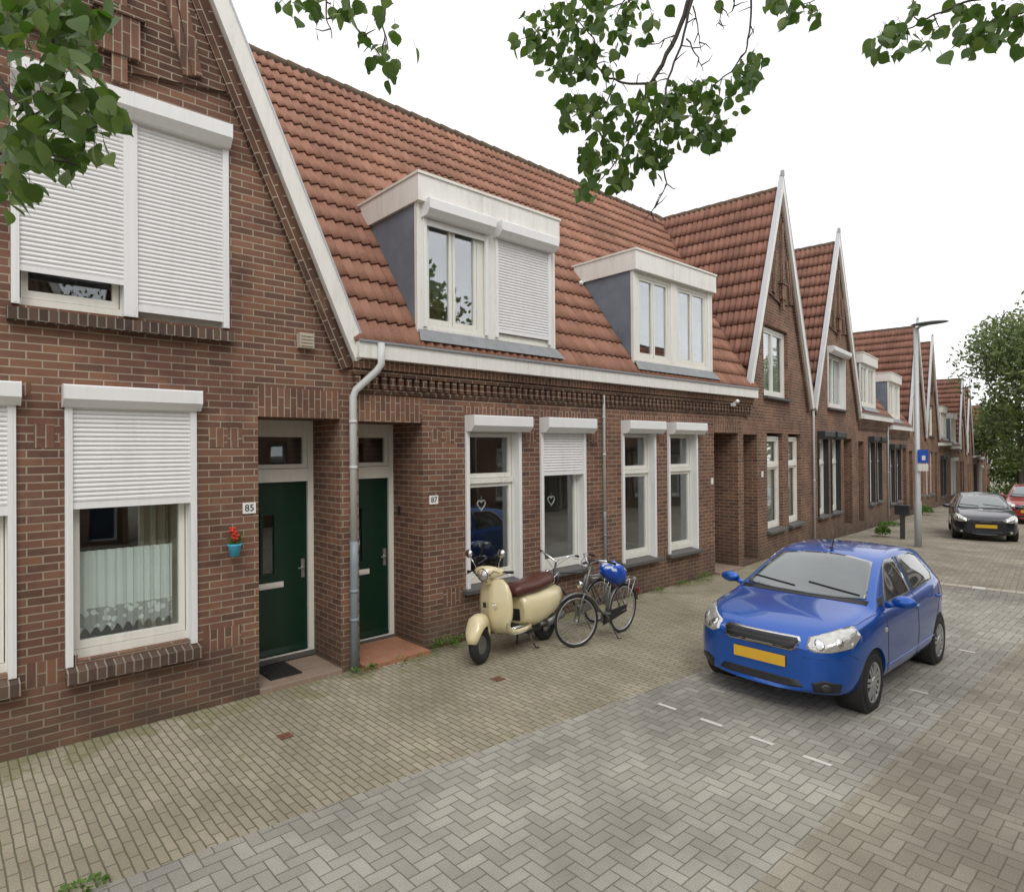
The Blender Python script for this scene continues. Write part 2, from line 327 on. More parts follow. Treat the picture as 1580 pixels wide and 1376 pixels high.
def build(name, mb, mats, parent=None, merge=False, bevel=0, subsurf=0):
    me = bpy.data.meshes.new(name); me.from_pydata(mb.v, [], mb.f); me.update()
    if not isinstance(mats, (list, tuple)): mats = [mats]
    for q in mats: me.materials.append(MATS[q])
    me.polygons.foreach_set('material_index', mb.mi); me.polygons.foreach_set('use_smooth', mb.sm)
    ul = me.uv_layers.new(name='UVMap'); d = [0.]*(2*len(me.loops)); vs = me.vertices
    for p, cu in zip(me.polygons, mb.uv):
        nn = p.normal; ax = 1 if (abs(nn[1]) >= abs(nn[0]) and abs(nn[1]) >= abs(nn[2])) else (0 if abs(nn[0]) >= abs(nn[2]) else 2)
        for q, li in enumerate(p.loop_indices):
            if cu: u, v = cu[q]
            else:
                co = vs[me.loops[li].vertex_index].co
                u, v = ((co[1], co[2]), (co[0], co[2]), (co[0], co[1]))[ax]
            d[2*li] = u; d[2*li+1] = v
    ul.data.foreach_set('uv', d)
    o = bpy.data.objects.new(name, me); COL.objects.link(o)
    if parent is not None: o.parent = parent
    if bevel:
        md = o.modifiers.new('b', 'BEVEL'); md.width = bevel; md.segments = 2; md.limit_method = 'ANGLE'; md.angle_limit = R(40)
    if subsurf:
        md = o.modifiers.new('s', 'SUBSURF'); md.levels = subsurf; md.render_levels = subsurf
    return o
def tag(o, label, cat, group=None):
    o['label'] = label; o['category'] = cat
    if group: o['group'] = group
    return o
def thing(name, label, cat, loc=(0, 0, 0), rz=0., group=None):
    o = bpy.data.objects.new(name, None); COL.objects.link(o); o.location = loc; o.rotation_euler = (0, 0, rz); o.empty_display_size = .2
    return tag(o, label, cat, group)
def structure(o): o['kind'] = 'structure'; return o
def interp(tab, x):
    if x <= tab[0][0]: return tab[0][1]
    for (a, b), (c, d) in zip(tab, tab[1:]):
        if x <= c: return b+(d-b)*(x-a)/(c-a)
    return tab[-1][1]
def sstep(x): x = min(1, max(0, x)); return x*x*(3-2*x)
def text_mesh(name, txt, size, mat, parent, loc, rot, ext=.002):
    cu = bpy.data.curves.new(name, 'FONT'); cu.body = txt; cu.size = size; cu.extrude = ext; cu.align_x = 'CENTER'; cu.align_y = 'CENTER'; cu.resolution_u = 4
    t = bpy.data.objects.new(name+'_tmp', cu); COL.objects.link(t); dg = bpy.context.evaluated_depsgraph_get(); dg.update()
    me = bpy.data.meshes.new_from_object(t.evaluated_get(dg)); bpy.data.objects.remove(t); me.materials.clear(); me.materials.append(MATS[mat])
    o = bpy.data.objects.new(name, me); COL.objects.link(o); o.parent = parent; o.location = loc; o.rotation_euler = rot
    return o

# ------------------------------------------------------------------ the street line: A (near row) then B (bends away, falls gently)
YF = 6.62; XB = 12.55; BA = R(7.16)
DROP = [(0, 0), (4, .08), (11, .36), (22, .66), (27, .78), (42, 1.40), (60, 2.4), (100, 4.4), (200, 9)]
def street(s, v, z=0.):
    a = BA*sstep((s-9.)/7.)
    x, y = (s, YF) if s < XB else (XB+(s-XB)*math.cos(BA), YF+(s-XB)*math.sin(BA))
    dip = .03*sstep((s-5.5)/3.5)*sstep((-v-1.8)/1.5)
    zz = -max(dip, interp(DROP, s-XB))
    return Vector((x-math.sin(a)*v, y+math.cos(a)*v, zz+z))
def strip(name, mat, s0, s1, vf0, vf1, z=.004, ds=.5, nv=4):
    mb = MB(); n = max(1, int((s1-s0)/ds)); k0 = 0
    for i in range(n+1):
        s_ = s0+(s1-s0)*i/n; a = vf0(s_) if callable(vf0) else vf0; b_ = vf1(s_) if callable(vf1) else vf1
        for j in range(nv+1):
            mb.v.append(tuple(street(s_, a+(b_-a)*j/nv, z)))
    uvs = []
    for i in range(n):
        for j in range(nv):
            q = (i*(nv+1)+j, (i+1)*(nv+1)+j, (i+1)*(nv+1)+j+1, i*(nv+1)+j+1)
            mb.f.append(q); mb.mi.append(0); mb.sm.append(True)
            uu = []
            for (ii, jj) in ((i, j), (i+1, j), (i+1, j+1), (i, j+1)):
                s_ = s0+(s1-s0)*ii/n; a = vf0(s_) if callable(vf0) else vf0; b_ = vf1(s_) if callable(vf1) else vf1
                uu.append((s_, a+(b_-a)*jj/nv))
            mb.uv.append(uu)
    return structure(build(name, mb, mat))
# ground: one sheet to the horizon
mb = MB(); xs = [-300, -100, -30]+list(range(-12, 100, 4))+[130, 180, 260, 400]; vs_ = [-300, -120, -60, -30, -20, -14, -10, -8, -6, -5, -4, -3, -2, -1, 0, .5, 4, 12, 40, 120, 300]
for s_ in xs:
    for v_ in vs_: p = street(s_, v_); mb.v.append((p[0], p[1], p[2]-.02))
for i in range(len(xs)-1):
    for j in range(len(vs_)-1):
        n_ = len(vs_); mb.f.append((i*n_+j, (i+1)*n_+j, (i+1)*n_+j+1, i*n_+j+1)); mb.mi.append(0); mb.uv.append(None); mb.sm.append(True)
structure(build('ground', mb, 'soil'))
vb = lambda s_: -(6.62-(4.39-.083*min(s_, 9.5)))
vp = lambda s_: -(6.62-(1.84-.02*min(s_, 9.5)))
strip('pavement', 'footway', -8, 13.4, vb, .02)
strip('parking_bay', 'paver_grey', -8, 13.4, vp, vb)
strip('road', 'paver_brown', -8, 13.4, -10.5, vp)
strip('pavement_far_side', 'footway', -8, 110, -14, -10.5, ds=1)
strip('side_pavement', 'paver_brown', 13.4, 110, -10.5, .02, ds=.7, nv=6)
# parking marks: separate painted clinkers lying in the bay
def mark(s0, s1, v0, v1, label, kind='road marking', grp='white parking bay marks'):
    mb = MB(); P = [street(s0, v0, .008), street(s1, v0, .008), street(s1, v1, .008), street(s0, v1, .008)]; mb.quad(P)
    tag(build('parking_mark', mb, 'white_line'), label, kind, grp)
for i, (a, b_) in enumerate([(3.66, 3.46), (3.19, 2.97), (2.70, 2.49), (2.24, 2.02)]):
    y1, y0 = a, b_; w = .045
    mark(5.23-i*.015, 5.23-i*.015+w, y0-6.62, y1-6.62, ['white painted mark nearest the pavement, in front of the blue car', 'second white painted mark out from the pavement, in front of the blue car', 'third white painted mark out from the pavement, in front of the blue car', 'white painted mark nearest the road, in front of the blue car'][i])
for s_, lab in ((7.46, 'short white mark beside the blue car, between its wheels'), (9.4, 'short white mark on the paving behind the blue car')):
    mark(s_, s_+.05, 1.95-6.62, 2.12-6.62, lab)
# row of edging stones where the grey bay ends
mb = MB()
for i in range(22):
    v0 = -4.9+i*.21; P = [street(13.36, v0, .009), street(13.36, v0+.2, .009), street(13.56, v0+.2, .009), street(13.56, v0, .009)]
    mb.quad([P[0], P[3], P[2], P[1]], 0 if i % 4 else 1)
structure(build('kerb_strip', mb, ['beige_far', 'white_line']))
for (x, y, s_, lab) in ((2.28, 5.49, .055, 'small square rusty cover set in the pavement near the doormat'), (4.55, 5.25, .06, 'small square rusty cover in the pavement below the cream scooter')):
    mb = MB(); mb.box(-s_, s_, -s_, s_, 0, .006); mb.box(-s_*.7, s_*.7, -s_*.15, s_*.15, .0062, .009)
    o = tag(build('valve_cover', mb, 'rust'), lab, 'utility cover'); o.location = (x, y, .006)

# ------------------------------------------------------------------ houses
FA = 0.; ZG = 8.72
def wall_mesh(mb, xl, xr, z0, ztop, ops, leftf=None, rightf=None, y=0.):
    lf = leftf or (lambda z: xl); rf = rightf or (lambda z: xr)
    zs = sorted(set([z0, ztop]+[q for o in ops for q in (o[2], o[3]) if z0 < q < ztop]+([GE] if z0 < GE < ztop else [])))
    for za, zb in zip(zs, zs[1:]):
        zm = (za+zb)/2; cur = (lf(za), lf(zb)); oo = sorted([o for o in ops if o[2] < zm < o[3]])
        for o in oo:
            mb.quad([(cur[0], y, za), (o[0], y, za), (o[0], y, zb), (cur[1], y, zb)]); cur = (o[1], o[1])
        mb.quad([(cur[0], y, za), (rf(za), y, za), (rf(zb), y, zb), (cur[1], y, zb)])
    for (a, b_, c, d, dp) in ops:
        mb.quad([(a, y, c), (a, y+dp, c), (a, y+dp, d), (a, y, d)]); mb.quad([(b_, y+dp, c), (b_, y, c), (b_, y, d), (b_, y+dp, d)])
        mb.quad([(a, y, d), (a, y+dp, d), (b_, y+dp, d), (b_, y, d)]); mb.quad([(a, y+dp, c), (a, y, c), (b_, y, c), (b_, y+dp, c)])
GE = 3.58
def frame_box(mb, x0, x1, z0, z1, y0, y1, t, mi=0, tb=None):
    tb = tb or t
    mb.box(x0, x0+t, y0, y1, z0, z1, mi); mb.box(x1-t, x1, y0, y1, z0, z1, mi); mb.box(x0+t, x1-t, y0, y1, z1-t, z1, mi); mb.box(x0+t, x1-t, y0, y1, z0, z0+tb, mi)
def pane(root, x0, x1, z0, z1, y, mat='glass'):
    mb = MB(); mb.box(x0, x1, y, y+.008, z0, z1); return build('pane', mb, mat, root)
def curtain(root, name, x0, x1, z0, z1, y, mat, amp=.02, per=.11, scallop=0):
    mb = MB(); n = int((x1-x0)/.014); k = 8
    top = []
    for i in range(n+1):
        x = x0+(x1-x0)*i/n; yy = y+amp*math.sin(2*math.pi*x/per)+amp*.4*math.sin(2*math.pi*x/(per*.37))
        zz = z0+(scallop*abs(math.sin(math.pi*x/.085)) if scallop else 0)
        top.append((x, yy, zz))
    for i in range(n):
        a, b_ = top[i], top[i+1]
        mb.quad([(a[0], a[1], a[2]), (b_[0], b_[1], b_[2]), (b_[0], b_[1], z1), (a[0], a[1], z1)], 0, [(a[0], a[2]-z0), (b_[0], b_[2]-z0), (b_[0], z1-z0), (a[0], z1-z0)], True)
    return build(name, mb, mat, root)
def slats(root, x0, x1, z0, z1, y, pitch=.040):
    mb = MB(); n = max(1, int((z1-z0-.05)/pitch)); z = z1
    for i in range(n):
        a = z1-i*pitch; prof = [(0, 0), (-.006, -.006), (-.010, -pitch*.5), (-.006, -pitch+.010), (0, -pitch+.004), (.004, -pitch)]
        for (ya, za), (yb, zb) in zip(prof, prof[1:]):
            mb.quad([(x0, y+yb, a+zb), (x1, y+yb, a+zb), (x1, y+ya, a+za), (x0, y+ya, a+za)], 0, None, False)
    zb = z1-n*pitch
    mb.box(x0, x1, y-.012, y+.006, z0, zb-.002)
    return build('shutter_curtain', mb, 'white_alu', root)
def shutter_box(root, x0, x1, z0, z1, y0, mat='white_alu', curved=False):
    mb = MB(); c = .07
    if curved: prof = [(y0, z1), (y0-.0, z1)]
    h = z1-z0
    poly = [(0, z1), (y0+.012, z1), (y0, z1-.012), (y0, z0+h*.35), (y0+.07, z0), (0, z0)]
    mb.prism(poly, x0+.006, x1-.006, 0, axis='x')
    for xx in (x0, x1-.006): mb.prism([(q[0]-(.004 if q[0] < -.01 else 0), q[1]+(.003 if q[1] > z0+.1 else -.003)) for q in poly], xx, xx+.006, 0, axis='x')
    return build('shutter_box', mb, mat, root, bevel=.003)
def rails(root, x0, x1, z0, z1, w=.055, y0=-.035, mat='white_alu'):
    for a in (x0, x1-w):
        mb = MB(); mb.box(a, a+w, y0, .12, z0, z1); mb.box(a+w*.35, a+w*.65, y0-.003, y0-.0005, z0+.01, z1-.01)
        build('guide_rail', mb, mat, root, bevel=.003)
def window(root, x0, x1, z0, z1, kind='sash', y=.13, mat='cream_paint', gmat='glass', shut=0., box=None, sill='stone', boxmat='white_alu', curt=None, room=True, zt=None, boxy=-.2, rail=True, boxx=(.0, .07), wlab=None, sillo=.06, detail=True):
    mb = MB(); t = .065
    frame_box(mb, x0, x1, z0, z1, y-.03, y+.05, t, tb=.075); a, b_, c, d = x0+t, x1-t, z0+.075, z1-t
    panes = []
    if kind == 'sash':
        zt = zt or z0+(z1-z0)*.685
        mb.box(a, b_, y-.045, y+.045, zt, zt+.07)
        for (p, q) in ((c, zt), (zt+.07, d)):
            frame_box(mb, a+.008, b_-.008, p+.005, q-.005, y-.012, y+.035, .048, tb=.06); panes.append((a+.056, b_-.056, p+.065, q-.053))
    elif kind == 'double':
        xm = (a+b_)/2
        for (p, q) in ((a, xm-.003), (xm+.003, b_)):
            frame_box(mb, p+.006, q-.006, c+.005, d-.005, y-.018, y+.035, .045, tb=.06); panes.append((p+.051, q-.051, c+.065, d-.05))
    else:
        frame_box(mb, a+.008, b_-.008, c+.005, d-.005, y-.018, y+.035, .05, tb=.065); panes.append((a+.058, b_-.058, c+.07, d-.055))
    w = build('window', mb, mat, root, bevel=.004 if detail else 0)
    if wlab: w['label'] = wlab
    for p in panes: pane(w, p[0]-.004, p[1]+.004, p[2]-.004, p[3]+.004, y+.012, gmat)
    if sill == 'stone':
        s = MB(); s.prism([(-.11, z0-.085), (.1, z0-.085), (.1, z0-.005), (-.11, z0-.035)], x0-sillo, x1+sillo, 0, axis='x'); build('sill', s, 'stone_sill', w, bevel=.006)
    elif sill == 'brick':
        s = MB(); P = lambda x: [(x, .1, z0-.01), (x, -.11, z0-.06), (x, -.11, z0-.16), (x, .1, z0-.16)]
        A, B_ = P(x0-.0), P(x1+.02); L_ = x1-x0+.02
        s.quad([A[1], B_[1], B_[0], A[0]], 0, [(x0, 0), (x1, 0), (x1, .22), (x0, .22)]); s.quad([A[2], B_[2], B_[1], A[1]], 0, [(x0, 0), (x1, 0), (x1, .1), (x0, .1)])
        s.quad([A[3], B_[3], B_[2], A[2]]); s.quad([A[0], A[3], A[2], A[1]]); s.quad([B_[0], B_[1], B_[2], B_[3]])
        build('sill', s, 'brick_sill', w)
    if box: shutter_box(w, x0-boxx[0], x1+boxx[1], box[0], box[1], boxy, boxmat)
    if rail and box: rails(w, x0-.0, x1+.0, z0-.03 if sill != 'none' else z0, box[0]+.0, mat=boxmat if boxmat != 'dark_frame' else 'dark_frame')
    if shut: slats(w, x0+.055, x1-.055, shut, (box[0]+.02) if box else z1, -.005, pitch=.040 if detail else .09)
    if curt == 'net': curtain(w, 'net_curtain', x0+t, x1-t, z0+.06, z1-t, y+.1, 'net', per=.13)
    elif curt == 'half': curtain(w, 'net_curtain', x0+t, x0+t+(x1-x0)*.32, z0+.06, z1-t, y+.1, 'net', per=.09)
    return w
def room(root, x0, x1, z0, z1, depth=2.4, y0=.2, mat='plaster'):
    mb = MB(); a = [(x0, y0, z0), (x1, y0, z0), (x1, depth, z0), (x0, depth, z0), (x0, y0, z1), (x1, y0, z1), (x1, depth, z1), (x0, depth, z1)]
    for f in ((1, 2, 6, 5), (2, 3, 7, 6), (3, 0, 4, 7), (4, 7, 6, 5), (0, 1, 2, 3)): mb.quad([a[i] for i in f])
    return build('room_lining', mb, mat, root)
def door(root, x0, x1, dy, mat='green_door', z0=.06, style='panel', handle='right', detail=True, fmat='cream_paint'):
    mb = MB(); y = dy-.07; t = .07
    frame_box(mb, x0, x1, z0, 2.88, y, y+.09, t, tb=.01); mb.box(x0+t, x1-t, y+.002, y+.09, 2.727, 2.82); mb.box(x0+t, x1-t, y-.012, y+.09, 2.15, 2.30)
    f = build('door_frame', mb, fmat, root, bevel=.004)
    frame = MB(); frame_box(frame, x0+t+.005, x1-t-.005, 2.305, 2.80-t-.004, y+.012, y+.06, .05)
    build('fanlight_frame', frame, fmat, f); pane(f, x0+t+.05, x1-t-.05, 2.35, 2.68, y+.03)
    d = MB(); a, b_ = x0+t+.004, x1-t-.004
    gx0, gx1 = a+(b_-a)*.32, a+(b_-a)*.62
    if style == 'panel':
        gw = .13; gc = (a+b_)/2-.08; gx0, gx1 = gc-gw/2, gc+gw/2
        frame_box(d, gx0-.03, gx1+.03, 1.06, 1.80, y+.016, y+.03, .028)
        for (p, q, r_, s_) in ((a, gx0, z0+.03, 2.146), (gx1, b_, z0+.03, 2.146), (gx0, gx1, z0+.03, 1.085), (gx0, gx1, 1.775, 2.146)): d.box(p, q, y+.031, y+.07, r_, s_)
        d.prism([(y+.008, z0+.035), (y+.03, z0+.095), (y+.03, z0+.035)], a+.005, b_-.005, 0, axis='x')
    else: d.box(a, b_, y+.031, y+.07, z0+.03, 2.146)
    dd = build('door', d, mat, root)
    if style == 'panel':
        pane(dd, gx0+.001, gx1-.001, 1.086, 1.774, y+.045)
        s = MB(); cx = a+(b_-a)*.36; s.box(a+(b_-a)*.10, a+(b_-a)*.62, y+.016, y+.03, .92, .985); s.box(a+(b_-a)*.14, a+(b_-a)*.58, y+.010, y+.0155, .938, .967); build('letter_slot', s, 'cream_paint', dd, bevel=.003)
        h = MB(); h.box(b_-.075, b_-.035, y+.018, y+.031, 1.0, 1.22); h.tube([(b_-.055, y+.02, 1.12), (b_-.055, y-.02, 1.12), (b_-.13, y-.025, 1.12)], .009); build('handle', h, 'silver', dd, bevel=.002)
        s = MB(); s.box(x0, x1, y-.03, y+.09, z0-.05, z0-.002); build('threshold', s, 'stone_sill', f)
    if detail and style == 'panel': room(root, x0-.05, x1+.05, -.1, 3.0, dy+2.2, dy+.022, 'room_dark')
    return dd
def soldier(mb, x0, x1, z0, z1, y=-.004, mi=1):
    mb.quad([(x0, y, z0), (x1, y, z0), (x1, y, z1), (x0, y, z1)], mi, [(x0, z0), (x1, z0), (x1, z1), (x0, z1)])
    mb.quad([(x0, y, z1), (x1, y, z1), (x1, .0, z1), (x0, .0, z1)], mi); mb.quad([(x0, 0, z0), (x1, 0, z0), (x1, y, z0), (x0, y, z0)], mi)
    mb.quad([(x0, 0, z0), (x0, y, z0), (x0, y, z1), (x0, 0, z1)], mi); mb.quad([(x1, y, z0), (x1, 0, z0), (x1, 0, z1), (x1, y, z1)], mi)
def tile_plane(mb, O, ex, eu, nn, nrow, L_, xs, xe, tw=.14, coarse=False, u0=0.):
    O, ex, eu, nn = map(Vector, (O, ex, eu, nn))
    ph = [0, .2, .45, .68, .78, .88] if not coarse else [0, .68, .85]
    A_ = .045 if not coarse else .026
    def h(p): return A_*(p/.70)**1.2 if p < .70 else A_*(1-sstep((p-.70)/.30))
    for r in range(nrow):
        a, b_ = xs(r), xe(r)
        if b_-a < .02: continue
        X = [a]; k = math.floor(a/tw)
        while k*tw < b_:
            for p in ph:
                x = (k+p)*tw
                if a < x < b_: X.append(x)
            k += 1
        X.append(b_); base = len(mb.v)
        for x in X:
            p = (x/tw) % 1.; w = h(p)
            jit = .006*math.sin(math.floor(x/tw)*12.9+r*7.3)
            mb.v.append(tuple(O+ex*x+eu*(r*L_-.012+jit)+nn*(w+.020)))            # lip foot
            mb.v.append(tuple(O+ex*x+eu*(r*L_-.015+jit)+nn*(w+.034)))            # lip top
            mb.v.append(tuple(O+ex*x+eu*(r*L_+L_*.5)+nn*(w+.021)))
            mb.v.append(tuple(O+ex*x+eu*(r*L_+L_+.05)+nn*(w+.001)))
        for i in range(len(X)-1):
            for j in range(3):
                q = base+i*4+j; mb.f.append((q, q+4, q+5, q+1)); mb.mi.append(0); mb.sm.append(j > 0)
                v0 = r*L_+(0, .001, L_*.5)[j]; v1 = r*L_+(.001, L_*.5, L_*.999)[j]
                mb.uv.append([(X[i]+.0001, v0), (X[i+1]-.0001, v0), (X[i+1]-.0001, v1), (X[i]+.0001, v1)])
EY, EZ, SL, RZT = -.12, 3.74, 1.40, 8.82     # eave edge, slope of the main roofs, ridge height
def roof_z(y): return EZ+SL*(y-EY)
def gable_house(x0, x1, frame, drop, label, name='gable_house', det=True, ops=(), gx0=None, gable_wall_r=None, roofmat='roof_tile_dark', hz=ZG, gex=None):
    """local x = along the facade; the gable spans gx0..x1"""
    loc = (x0, YF, 0) if frame == 'A' else (XB+x0*math.cos(BA), YF+x0*math.sin(BA), -drop)
    root = thing(name, label, 'house', loc, 0 if frame == 'A' else BA)
    w = x1-x0; g0 = (gx0-x0) if gx0 is not None else 0.; g1 = (gex-x0) if gex is not None else w; xm = (g0+g1)/2; hw = (g1-g0)/2; k = (hz-GE)/hw
    mb = MB(); o2 = [(a-x0, b_-x0, c, d, e) for a, b_, c, d, e in ops]
    wl, wr = min(0, g0), w
    lf = lambda z: (0. if z <= GE else max(g0+(z-GE)/k, 0.)); rf = lambda z: (w if z <= GE else min(w, g1-(z-GE)/k))
    low = [q for q in o2 if q[2] < 3]; hi = [q for q in o2 if q[2] >= 3]
    wall_mesh(mb, 0, w, -.35 if frame == 'A' else -.9, GE, low)
    wall_mesh(mb, 0, w, GE+.0, hz-.02, hi, lambda z: g0+(z-GE)/k, lambda z: g1-(z-GE)/k)
    for q in low:
        if q[4] > .4: soldier(mb, q[0], q[1], q[3], q[3]+.31)
        else: soldier(mb, q[0]-.02, q[1]+.1, 2.985, 3.095)
    if det:   # small square brick ornaments beside the windows and vertical bricks under the sill line
        for q in low:
            if q[4] < .4:
                for xx in (q[1]+.12, q[1]+.30): soldier(mb, xx, xx+.14, 2.55, 2.75)
                soldier(mb, q[1]+.06, q[1]+.42, .55, .76)
    # side returns above the neighbours' roofs
    for xx, sg in ((0., 1), (w, -1)): mb.quad([(xx, 0, -.3), (xx, 0, GE), (xx, .3, GE), (xx, .3, -.3)])
    build('wall', mb, ['brick', 'brick_soldier'], root)
    # corbelled brick bands following the rake
    mb = MB(); ln = math.hypot(hw, hz-GE); ux, uz = hw/ln, (hz-GE)/ln
    for sg, bx in ((1, g0), (-1, g1)):
        for o1, o3, pr in ((.22, .30, -.035), (.30, .42, -.07)):
            def P(t, o): return (bx+sg*(ux*t+uz*o), GE+uz*t-ux*o)
            for (ta, tb) in ((.02, ln-(o3*.6+.1)),):
                A, B_, C, D = P(ta-.1, o3-.21), P(tb, o3-.21), P(tb, o1-.21), P(ta-.1, o1-.21)
                n_ = int((tb-ta)/.8)
                q = [(A[0], pr, A[1]), (B_[0], pr, B_[1]), (C[0], pr, C[1]), (D[0], pr, D[1])]
                if sg < 0: q = q[::-1]
                uvq = [(0, 0), (tb, 0), (tb, o3-o1), (0, o3-o1)]
                if sg < 0: uvq = uvq[::-1]
                mb.quad(q, 0, uvq)
                for (E_, F_) in ((A, B_), (C, D), (B_, C), (D, A)): mb.quad([(E_[0], 0, E_[1]), (F_[0], 0, F_[1]), (F_[0], pr, F_[1]), (E_[0], pr, E_[1])], 0)
    # ornamental panel at the top of the gable
    zb = 6.12
    def lx(z): return g0+(z-GE)/k+.14
    px = [(lx(zb), zb), (xm-.08, zb-.16), (xm+.08, zb-.16), (2*xm-lx(zb), zb), (2*xm-lx(hz-.6), hz-.6), (lx(hz-.6), hz-.6)]
    mb.prism(px, -.045, 0, 0)
    zs = 6.35; 
    mb.box(xm-.06, xm+.06, -.10, -.046, 5.82, 7.9, 1); mb.box(xm-.16, xm+.16, -.12, -.047, zb-.06, zb+.30, 1); mb.box(xm-.20, xm+.20, -.14, -.048, zb+.30, zb+.37, 0)
    for sg in (-1, 1):
        dd = .62
        for off in (0, .11):
            mb.prism([(xm+sg*(.30+off), zb+.95+off*.4), (xm+sg*(.39+off), zb+.97+off*.4), (xm+sg*(dd+off*.7), zb-.0+off*.2), (xm+sg*(dd-.09+off*.7), zb-.02+off*.2)][::sg], -.085-off*.1, -.046, 1)
    for i in range(8):
        t = i/7; zz = zb+.05
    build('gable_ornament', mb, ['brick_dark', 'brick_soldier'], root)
    # white rake boards and gutter ends
    for sg, bx in ((1, g0), (-1, g1)):
        mb = MB(); o = .15
        P = lambda t, q: (bx+sg*(ux*t+uz*q), GE+uz*t-ux*q)
        A, B_ = P(-.05, .03), P(ln, .03); C, D = P(ln+.0, -o), P(-.05, -o)
        top = (xm, GE+(hz-GE)+o/ux*1.0*.62)
        poly = [(A[0], A[1]), (xm, B_[1]-.03), (xm, hz+.34), (D[0], D[1])]
        if sg < 0: poly = poly[::-1]
        mb.prism(poly, -.12, -.04, 0)
        cap = [(D[0], D[1]), (xm, hz+.34), (xm, hz+.385), (D[0]-sg*.02, D[1]+.0)]
        if sg < 0: cap = cap[::-1]
        mb.prism(cap, -.13, -.03, 1)
        build('rake_board', mb, ['white_paint', 'zinc_light'], root)
    mb = MB(); mb.prism([(xm-.04, hz+.32), (xm+.04, hz+.32), (xm+.025, hz+.46), (xm-.025, hz+.46)], -.14, -.06, 0); build('ridge_post', mb, 'zinc', root)
    # roof: ridge runs back from the facade
    for sg, bx in ((1, g0), (-1, g1)):
        nn = Vector((-sg*uz, 0, ux)); eu = Vector((sg*ux, 0, uz)); n_ = int(ln/.375); L_ = ln/n_
        mb = MB(); O = Vector((bx, 0, GE))+nn*.03
        ex = Vector((0, 1, 0))
        tile_plane(mb, O, ex, eu, nn, n_, L_, lambda r: .3 if r < 2 else -.03, lambda r: 7.4, coarse=not det)
        # under-sheet
        q = [Vector((bx, -.0, GE)), Vector((bx, 7.4, GE)), Vector((xm, 7.4, hz)), Vector((xm, -.0, hz))]; mb.quad([p-nn*.004 for p in q])
        build('roof', mb, roofmat, root)
    mb = MB()
    for i in range(22): y = .02+i*.335; mb.lathe((xm, y, hz+.01), (0, 1, 0), [(.08, 0), (.092, .02), (.078, .335)], 10)
    build('ridge_tiles', mb, 'ridge_moss', root)
    return root
def cornice(root, x0, x1, det=True):
    mb = MB(); 
    mb.box(x0, x1, -.11, 0, 3.455, 3.56, 1); mb.box(x0, x1, -.075, 0, 3.385, 3.4545, 0)
    if det:
        n = int((x1-x0)/.115)
        for i in range(n):
            x = x0+(x1-x0)*(i+.5)/n; mb.box(x-.032, x+.032, -.062, -.0, 3.235, 3.384, 0)
    mb.box(x0, x1, -.02, 0, 3.18, 3.234, 0)
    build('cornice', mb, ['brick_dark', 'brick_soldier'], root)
def gutter(root, x0, x1):
    mb = MB(); mb.box(x0, x1, -.20, .0, 3.562, 3.74, 0); mb.box(x0, x1, -.225, -.19, 3.741, 3.765, 1); mb.box(x0, x1, -.19, .0, 3.741, 3.75, 1)
    build('gutter', mb, ['white_paint', 'zinc'], root)
def eave_house(x0, x1, frame, drop, label, det=True, ops=(), xs=None, xe=None, name='terraced_house', gut=None, roofmat='roof_tile'):
    loc = (x0, YF, 0) if frame == 'A' else (XB+x0*math.cos(BA), YF+x0*math.sin(BA), -drop)
    root = thing(name, label, 'house', loc, 0 if frame == 'A' else BA)
    w = x1-x0; mb = MB(); o2 = [(a-x0, b_-x0, c, d, e) for a, b_, c, d, e in ops]
    wall_mesh(mb, 0, w, -.35 if frame == 'A' else -.9, 3.6, o2)
    for q in o2:
        if q[4] > .4: soldier(mb, q[0], q[1], q[3], min(q[3]+.31, 3.17))
        else: soldier(mb, q[0]-.02, q[1]+.12, 2.985, 3.095)
    if det:
        for q in o2:
            if q[4] < .4:
                soldier(mb, q[1]+.09, q[1]+.32, 2.60, 2.78)
                if q[1]+.5 < w: soldier(mb, q[1]+.06, q[1]+.34, .50, .70)
            elif q[1]+.5 < w:
                soldier(mb, q[1]+.12, q[1]+.28, 2.60, 2.78); soldier(mb, q[1]+.36, q[1]+.5, 2.60, 2.78); soldier(mb, q[1]+.3, q[1]+.62, .50, .72)
    build('wall', mb, ['brick', 'brick_soldier'], root)
    g = gut or (0, w); cornice(root, max(g[0], 0.) if gut else 0, g[1], det); gutter(root, *g)
    rise = RZT-EZ; run = rise/SL; ln = math.hypot(rise, run); cy, sz = run/ln, rise/ln; n_ = 17; L_ = ln/n_
    mb = MB(); nn = Vector((0, -sz, cy)); eu = Vector((0, cy, sz))
    a = xs or (lambda z: 0.); b_ = xe or (lambda z: w)
    tile_plane(mb, Vector((0, EY, EZ)), (1, 0, 0), eu, nn, n_, L_, lambda r: a(EZ+sz*L_*(r+.5)), lambda r: b_(EZ+sz*L_*(r+.5)), coarse=not det)
    A, B_ = a(RZT), b_(RZT); yr = EY+run
    mb.quad([(A, yr, RZT), (B_, yr, RZT), (B_, yr+run, EZ), (A, yr+run, EZ)]); mb.quad([Vector(p)-nn*.01 for p in ((a(EZ), EY, EZ), (b_(EZ), EY, EZ), (B_, yr, RZT), (A, yr, RZT))])
    build('roof', mb, roofmat, root)
    mb = MB(); n_ = int((B_-A)/.34)
    for i in range(max(n_, 1)): x = A+i*(B_-A)/max(n_, 1); mb.lathe((x, yr, RZT+.015), (1, 0, 0), [(.085, 0), (.098, .025), (.08, (B_-A)/max(n_, 1))], 10)
    build('ridge_tiles', mb, 'ridge_moss', root)
    return root
